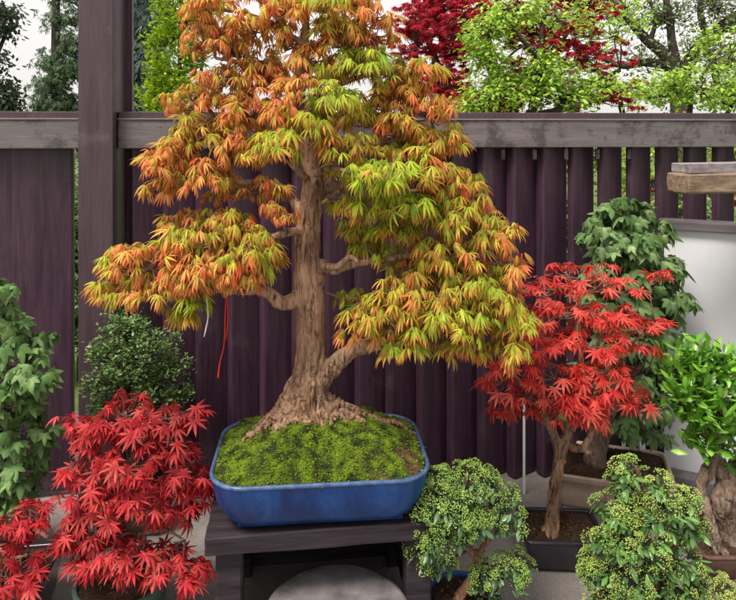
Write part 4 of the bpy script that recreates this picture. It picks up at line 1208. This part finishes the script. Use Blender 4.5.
GB = 'trees and shrubs beyond the fence'
Y = 7.0
REDF = dict(fill=fill_star, mult=4.2, size=0.062, per=15, grow=(1.1, 1, 1.15), twig=0.012, pitch=0.5, rin=0.3, zmin=-0.9, base=[(0.46, 0.015, 0.045), (0.58, 0.03, 0.05), (0.28, 0.01, 0.025)], tip=[(0.56, 0.03, 0.05), (0.42, 0.02, 0.04)])
far_tree('red_maple_tree', 'crimson maple tree rising behind the fence right of the bonsai', Y,
         [[(500, foot(Y), 0, 9), (498, 200, 0, 8), (502, 130, 0, 7), (495, 70, 0, 5), (480, 10, 0, 4), (470, -60, 0, 2)], [(502, 130, 0, 5), (540, 70, 0, 4), (580, 10, 0, 3), (600, -40, 0, 2)], [(498, 160, 0, 5), (450, 90, 0, 4), (425, 30, 0, 3), (415, -20, 0, 2)], [(500, 120, 0, 4), (560, 110, 0, 3), (620, 95, 0, 2)]],
         [(425, 20, 0, 28, 24, 0.4, 24), (455, -10, 0, 36, 26, 0.5, 32), (460, 45, 0, 34, 24, 0.5, 30), (500, 20, 0, 40, 30, 0.5, 40), (450, 90, 0, 26, 20, 0.4, 14), (545, 30, 0, 36, 30, 0.4, 30), (585, 0, 0, 36, 24, 0.4, 24), (520, 80, 0, 36, 24, 0.4, 26), (595, 60, 0, 40, 24, 0.4, 14), (480, 110, 0, 30, 24, 0.3, 16), (620, 90, 0, 26, 14, 0.3, 10), (540, -30, 0, 60, 20, 0.4, 20), (545, 50, -1.3, 40, 34, 0.3, 5), (590, 30, -1.2, 34, 32, 0.3, 3), (600, 95, -1.2, 50, 22, 0.3, 3), (500, 100, -1.3, 36, 16, 0.3, 6), (415, 40, -.8, 22, 34, 0.3, 14), (440, 80, -.8, 26, 24, 0.3, 14), (465, 20, -.8, 26, 26, 0.3, 14), (460, 100, -.8, 22, 12, 0.3, 8), (660, 190, 0, 40, 30, 0.3, 18), (560, 150, 0, 40, 30, 0.3, 10), (710, 180, 0, 30, 30, .3, 14)], REDF, 51, STAR[:2])
LIMEF = dict(fill=fill_blades, mult=2.8, size=0.056, per=22, grow=(1.35, 1.3, 1.4), up=-0.25, spread=0.05, twig=0.01, rin=0.3, zmin=-0.9, base=[(0.32, 0.52, 0.05), (0.44, 0.62, 0.09), (0.20, 0.36, 0.04), (0.54, 0.68, 0.18)])
Y = 5.6
far_tree('lime_maple_tree', 'lime green feathery tree in front of the crimson maple beyond the fence', Y,
         [[(535, foot(Y), 0, 7), (538, 200, 0, 6), (532, 120, 0, 5), (540, 60, 0, 3), (545, 0, 0, 2)], [(534, 150, 0, 4), (500, 90, 0, 3), (480, 50, 0, 2)], [(534, 130, 0, 4), (580, 90, 0, 3), (620, 70, 0, 2)], [(538, 60, 0, 2.5), (500, 10, 0, 2)]],
         [(482, 60, 0, 16, 16, 0.3, 9), (490, 30, 0, 24, 14, 0.3, 12), (500, 90, 0, 32, 16, 0.3, 19), (480, 105, 0, 24, 8, 0.3, 8), (540, 70, 0, 30, 18, 0.3, 17), (560, 95, 0, 34, 14, 0.3, 16), (520, 10, 0, 30, 14, 0.3, 13), (565, 20, 0, 26, 14, 0.3, 5), (610, 30, 0, 22, 20, 0.3, 4), (610, 85, 0, 26, 12, 0.3, 8), (640, 15, 0, 20, 14, 0.3, 2), (600, 150, 0, 30, 30, 0.3, 10), (640, 180, 0, 24, 30, 0.3, 10)], LIMEF, 52, SMALL)
Y = 6.2
far_tree('lime_shrub_tree', 'small lime green tree beyond the fence near the timber beam', Y,
         [[(690, foot(Y), 0, 6), (692, 200, 0, 5), (688, 140, 0, 4), (692, 90, 0, 2)], [(690, 150, 0, 3), (730, 110, 0, 2)]],
         [(665, 90, 0, 26, 16, 0.3, 14), (700, 85, 0, 30, 18, 0.3, 15), (735, 95, 0, 28, 18, 0.3, 14), (725, 40, 0, 26, 16, 0.3, 8), (690, 140, 0, 34, 26, 0.3, 12), (735, 150, 0, 30, 30, .3, 10), (770, 70, 0, 30, 40, .3, 14)], LIMEF, 53, SMALL)
Y = 8.5
SPARSE = dict(fill=fill_blades, mult=2.6, size=0.065, per=10, up=-0.4, spread=0.1, twig=0.014, rin=0.2, zmin=-0.9, base=[(0.16, 0.24, 0.07), (0.22, 0.3, 0.12), (0.1, 0.15, 0.05)])
far_tree('bare_branched_tree', 'large dark spreading tree with mostly bare limbs behind at upper right', Y,
         [[(684, foot(Y), 0, 13), (682, 160, 0, 12), (680, 90, 0, 10), (676, 72, 0, 9)],
          [(676, 78, 0, 8), (664, 55, 0, 6.5), (645, 38, 0, 5), (625, 15, 0, 4), (600, -10, 0, 3), (580, -30, 0, 2)],
          [(680, 78, 0, 8), (695, 52, 0, 6.5), (715, 32, 0, 6), (745, 10, 0, 5), (790, -20, 0, 3)],
          [(676, 72, 0, 6), (672, 40, 0, 4.5), (668, 10, 0, 3.5), (660, -30, 0, 2)],
          [(678, 70, 0, 5), (650, 62, 0, 4), (620, 66, 0, 3), (590, 50, 0, 2)],
          [(700, 48, 0, 4), (712, 60, 0, 4), (720, 90, 0, 3), (745, 110, 0, 2)],
          [(708, 38, 0, 4), (700, 10, 0, 3), (706, -30, 0, 2)], [(650, 42, 0, 3), (655, 15, 0, 2), (640, -20, 0, 1.6)], [(715, 32, 0, 4), (735, 30, 0, 3), (760, 50, 0, 2)], [(625, 15, 0, 3), (620, -10, 0, 2), (605, -40, 0, 1.5)]],
         [(620, 10, 0, 40, 30, 0.5, 22), (665, 15, 0, 40, 34, 0.6, 26), (715, 5, 0, 40, 30, 0.6, 24), (730, 60, 0, 30, 30, 0.5, 18), (640, 60, 0, 40, 20, 0.5, 16), (690, 50, 0, 30, 24, 0.5, 12), (760, 20, 0, 30, 40, 0.5, 14)], SPARSE, 54, SMALL)
# left of the bonsai
Y = 9.0
CON = dict(fill=fill_blades, mult=2.2, size=0.10, per=14, up=-0.7, spread=0.07, twig=0.012, rin=0.15, zmin=-0.95, base=[(0.06, 0.10, 0.05), (0.10, 0.16, 0.08), (0.16, 0.22, 0.13)])
far_tree('conifer_tree', 'tall grey-green conifer with brown trunk just left of the fence post', Y,
         [[(57, foot(Y), 0, 5), (57, 200, 0, 5), (56, 100, 0, 4.5), (56, 0, 0, 4), (56, -90, 0, 3)]],
         [(62, 20, 0, 16, 10, 0.3, 8), (70, 45, 0, 14, 10, 0.3, 12), (52, 60, 0, 12, 8, 0.3, 8), (68, 72, 0, 20, 12, 0.4, 18), (50, 85, 0, 14, 10, 0.4, 12), (60, 105, 0, 26, 14, 0.4, 26), (45, 118, 0, 16, 10, 0.4, 10), (75, 118, 0, 20, 12, 0.4, 14), (66, -10, 0, 18, 14, 0.4, 12), (60, 150, 0, 36, 30, 0.5, 20), (60, 220, 0, 40, 40, .5, 20), (90, 60, 0, 18, 40, .4, 20), (95, 10, 0, 20, 30, .4, 16)], CON, 55, NEEDLE)
Y = 6.4
far_tree('broadleaf_tree', 'dark airy tree at the top left corner beyond the fence', Y,
         [[(-30, foot(Y), 0, 8), (-28, 150, 0, 7), (-20, 60, 0, 5), (-10, -10, 0, 3)], [(-26, 120, 0, 3), (-5, 60, 0, 2.2), (12, 20, 0, 1.4)], [(-28, 150, 0, 3), (0, 110, 0, 2), (15, 90, 0, 1.4)]],
         [(6, 12, 0, 14, 8, 0.3, 12), (2, 30, 0, 12, 8, 0.3, 9), (0, 60, 0, 10, 8, 0.3, 4), (4, 85, 0, 10, 8, 0.3, 8), (6, 103, 0, 14, 8, 0.3, 16), (0, 116, 0, 18, 6, 0.3, 14), (-30, 50, 0, 26, 60, 0.5, 40), (-5, 180, 0, 40, 40, .4, 20)], dict(SPARSE, size=0.06, per=12, spread=0.05, base=[(0.05, 0.075, 0.045), (0.09, 0.12, 0.07)]), 56, SMALL)
Y = 8.0
far_tree('weeping_conifer', 'blue-grey weeping conifer behind the fence right of the post', Y,
         [[(140, foot(Y), 0, 6), (141, 200, 0, 5.5), (142, 110, 0, 5), (138, 40, 0, 4), (142, -60, 0, 3)], [(142, 110, 0, 3), (155, 70, 0, 2), (150, 20, 0, 2)], [(141, 90, 0, 3), (128, 50, 0, 2), (130, 0, 0, 2)]],
         [(130, 10, 0, 14, 20, 0.3, 16), (150, 20, 0, 14, 22, 0.3, 20), (130, 50, 0, 12, 20, 0.3, 14), (150, 60, 0, 16, 24, 0.3, 22), (135, 90, 0, 16, 20, 0.3, 20), (155, 105, 0, 14, 16, 0.3, 14), (140, -20, 0, 26, 16, 0.3, 18), (140, 160, 0, 40, 40, .4, 24), (140, 240, 0, 40, 40, .4, 20)], dict(CON, size=0.17, up=-1.1, per=16, base=[(0.07, 0.10, 0.10), (0.12, 0.16, 0.15), (0.18, 0.22, 0.21)]), 57, NEEDLE)
Y = 5.0
far_tree('lime_shrub', 'bright lime green upright shrub between fence post and bonsai crown', Y,
         [[(178, foot(Y), 0, 4), (178, 250, 0, 4), (176, 160, 0, 3), (180, 60, 0, 2), (182, -20, 0, 1.5)], [(177, 170, 0, 2), (155, 100, 0, 1.5), (158, 50, 0, 1)], [(177, 150, 0, 2), (200, 80, 0, 1.5), (205, 10, 0, 1)]],
         [(170, 8, 0, 14, 14, 0.2, 9), (188, 20, 0, 16, 16, 0.2, 12), (168, 40, 0, 14, 14, 0.2, 10), (190, 55, 0, 16, 14, 0.2, 12), (165, 72, 0, 16, 14, 0.2, 13), (188, 90, 0, 18, 14, 0.2, 14), (158, 98, 0, 14, 12, 0.2, 10), (175, 112, 0, 22, 8, 0.2, 12), (205, 30, 0, 14, 30, .2, 8), (175, 160, 0, 26, 30, .2, 14), (180, -20, 0, 20, 14, .2, 8)], dict(LIMEF, mult=2.2, size=0.045, per=26, up=0.9, spread=0.04, base=[(0.28, 0.42, 0.02), (0.38, 0.52, 0.03), (0.2, 0.34, 0.02)]), 58, SMALL)
# low shrubs seen through the gaps between the boards
for k, (px, Y, hw, lab) in enumerate(((80, 4.4, 60, 'rounded grey-green shrub seen through the gap beside the fence post'), (560, 4.6, 60, 'low green shrub behind the fence boards near the scarlet maple'), (690, 4.8, 60, 'low green shrub behind the fence above the white wall'))):
    far_tree('shrub', lab, Y, [[(px, foot(Y), 0, 3), (px, foot(Y) - 60, 0, 2.5), (px + 4, foot(Y) - 120, 0, 2)]],
             [(px - 30, 320, 0, 34, 34, 0.2, 18), (px + 30, 310, 0, 34, 34, 0.2, 18), (px, 260, 0, 44, 30, 0.2, 20), (px, 210, 0, 36, 24, 0.2, 12)], dict(LIMEF, size=0.06, spread=0.06, base=[(0.12, 0.2, 0.06), (0.24, 0.32, 0.14), (0.07, 0.12, 0.04)]), 60 + k, SMALL)
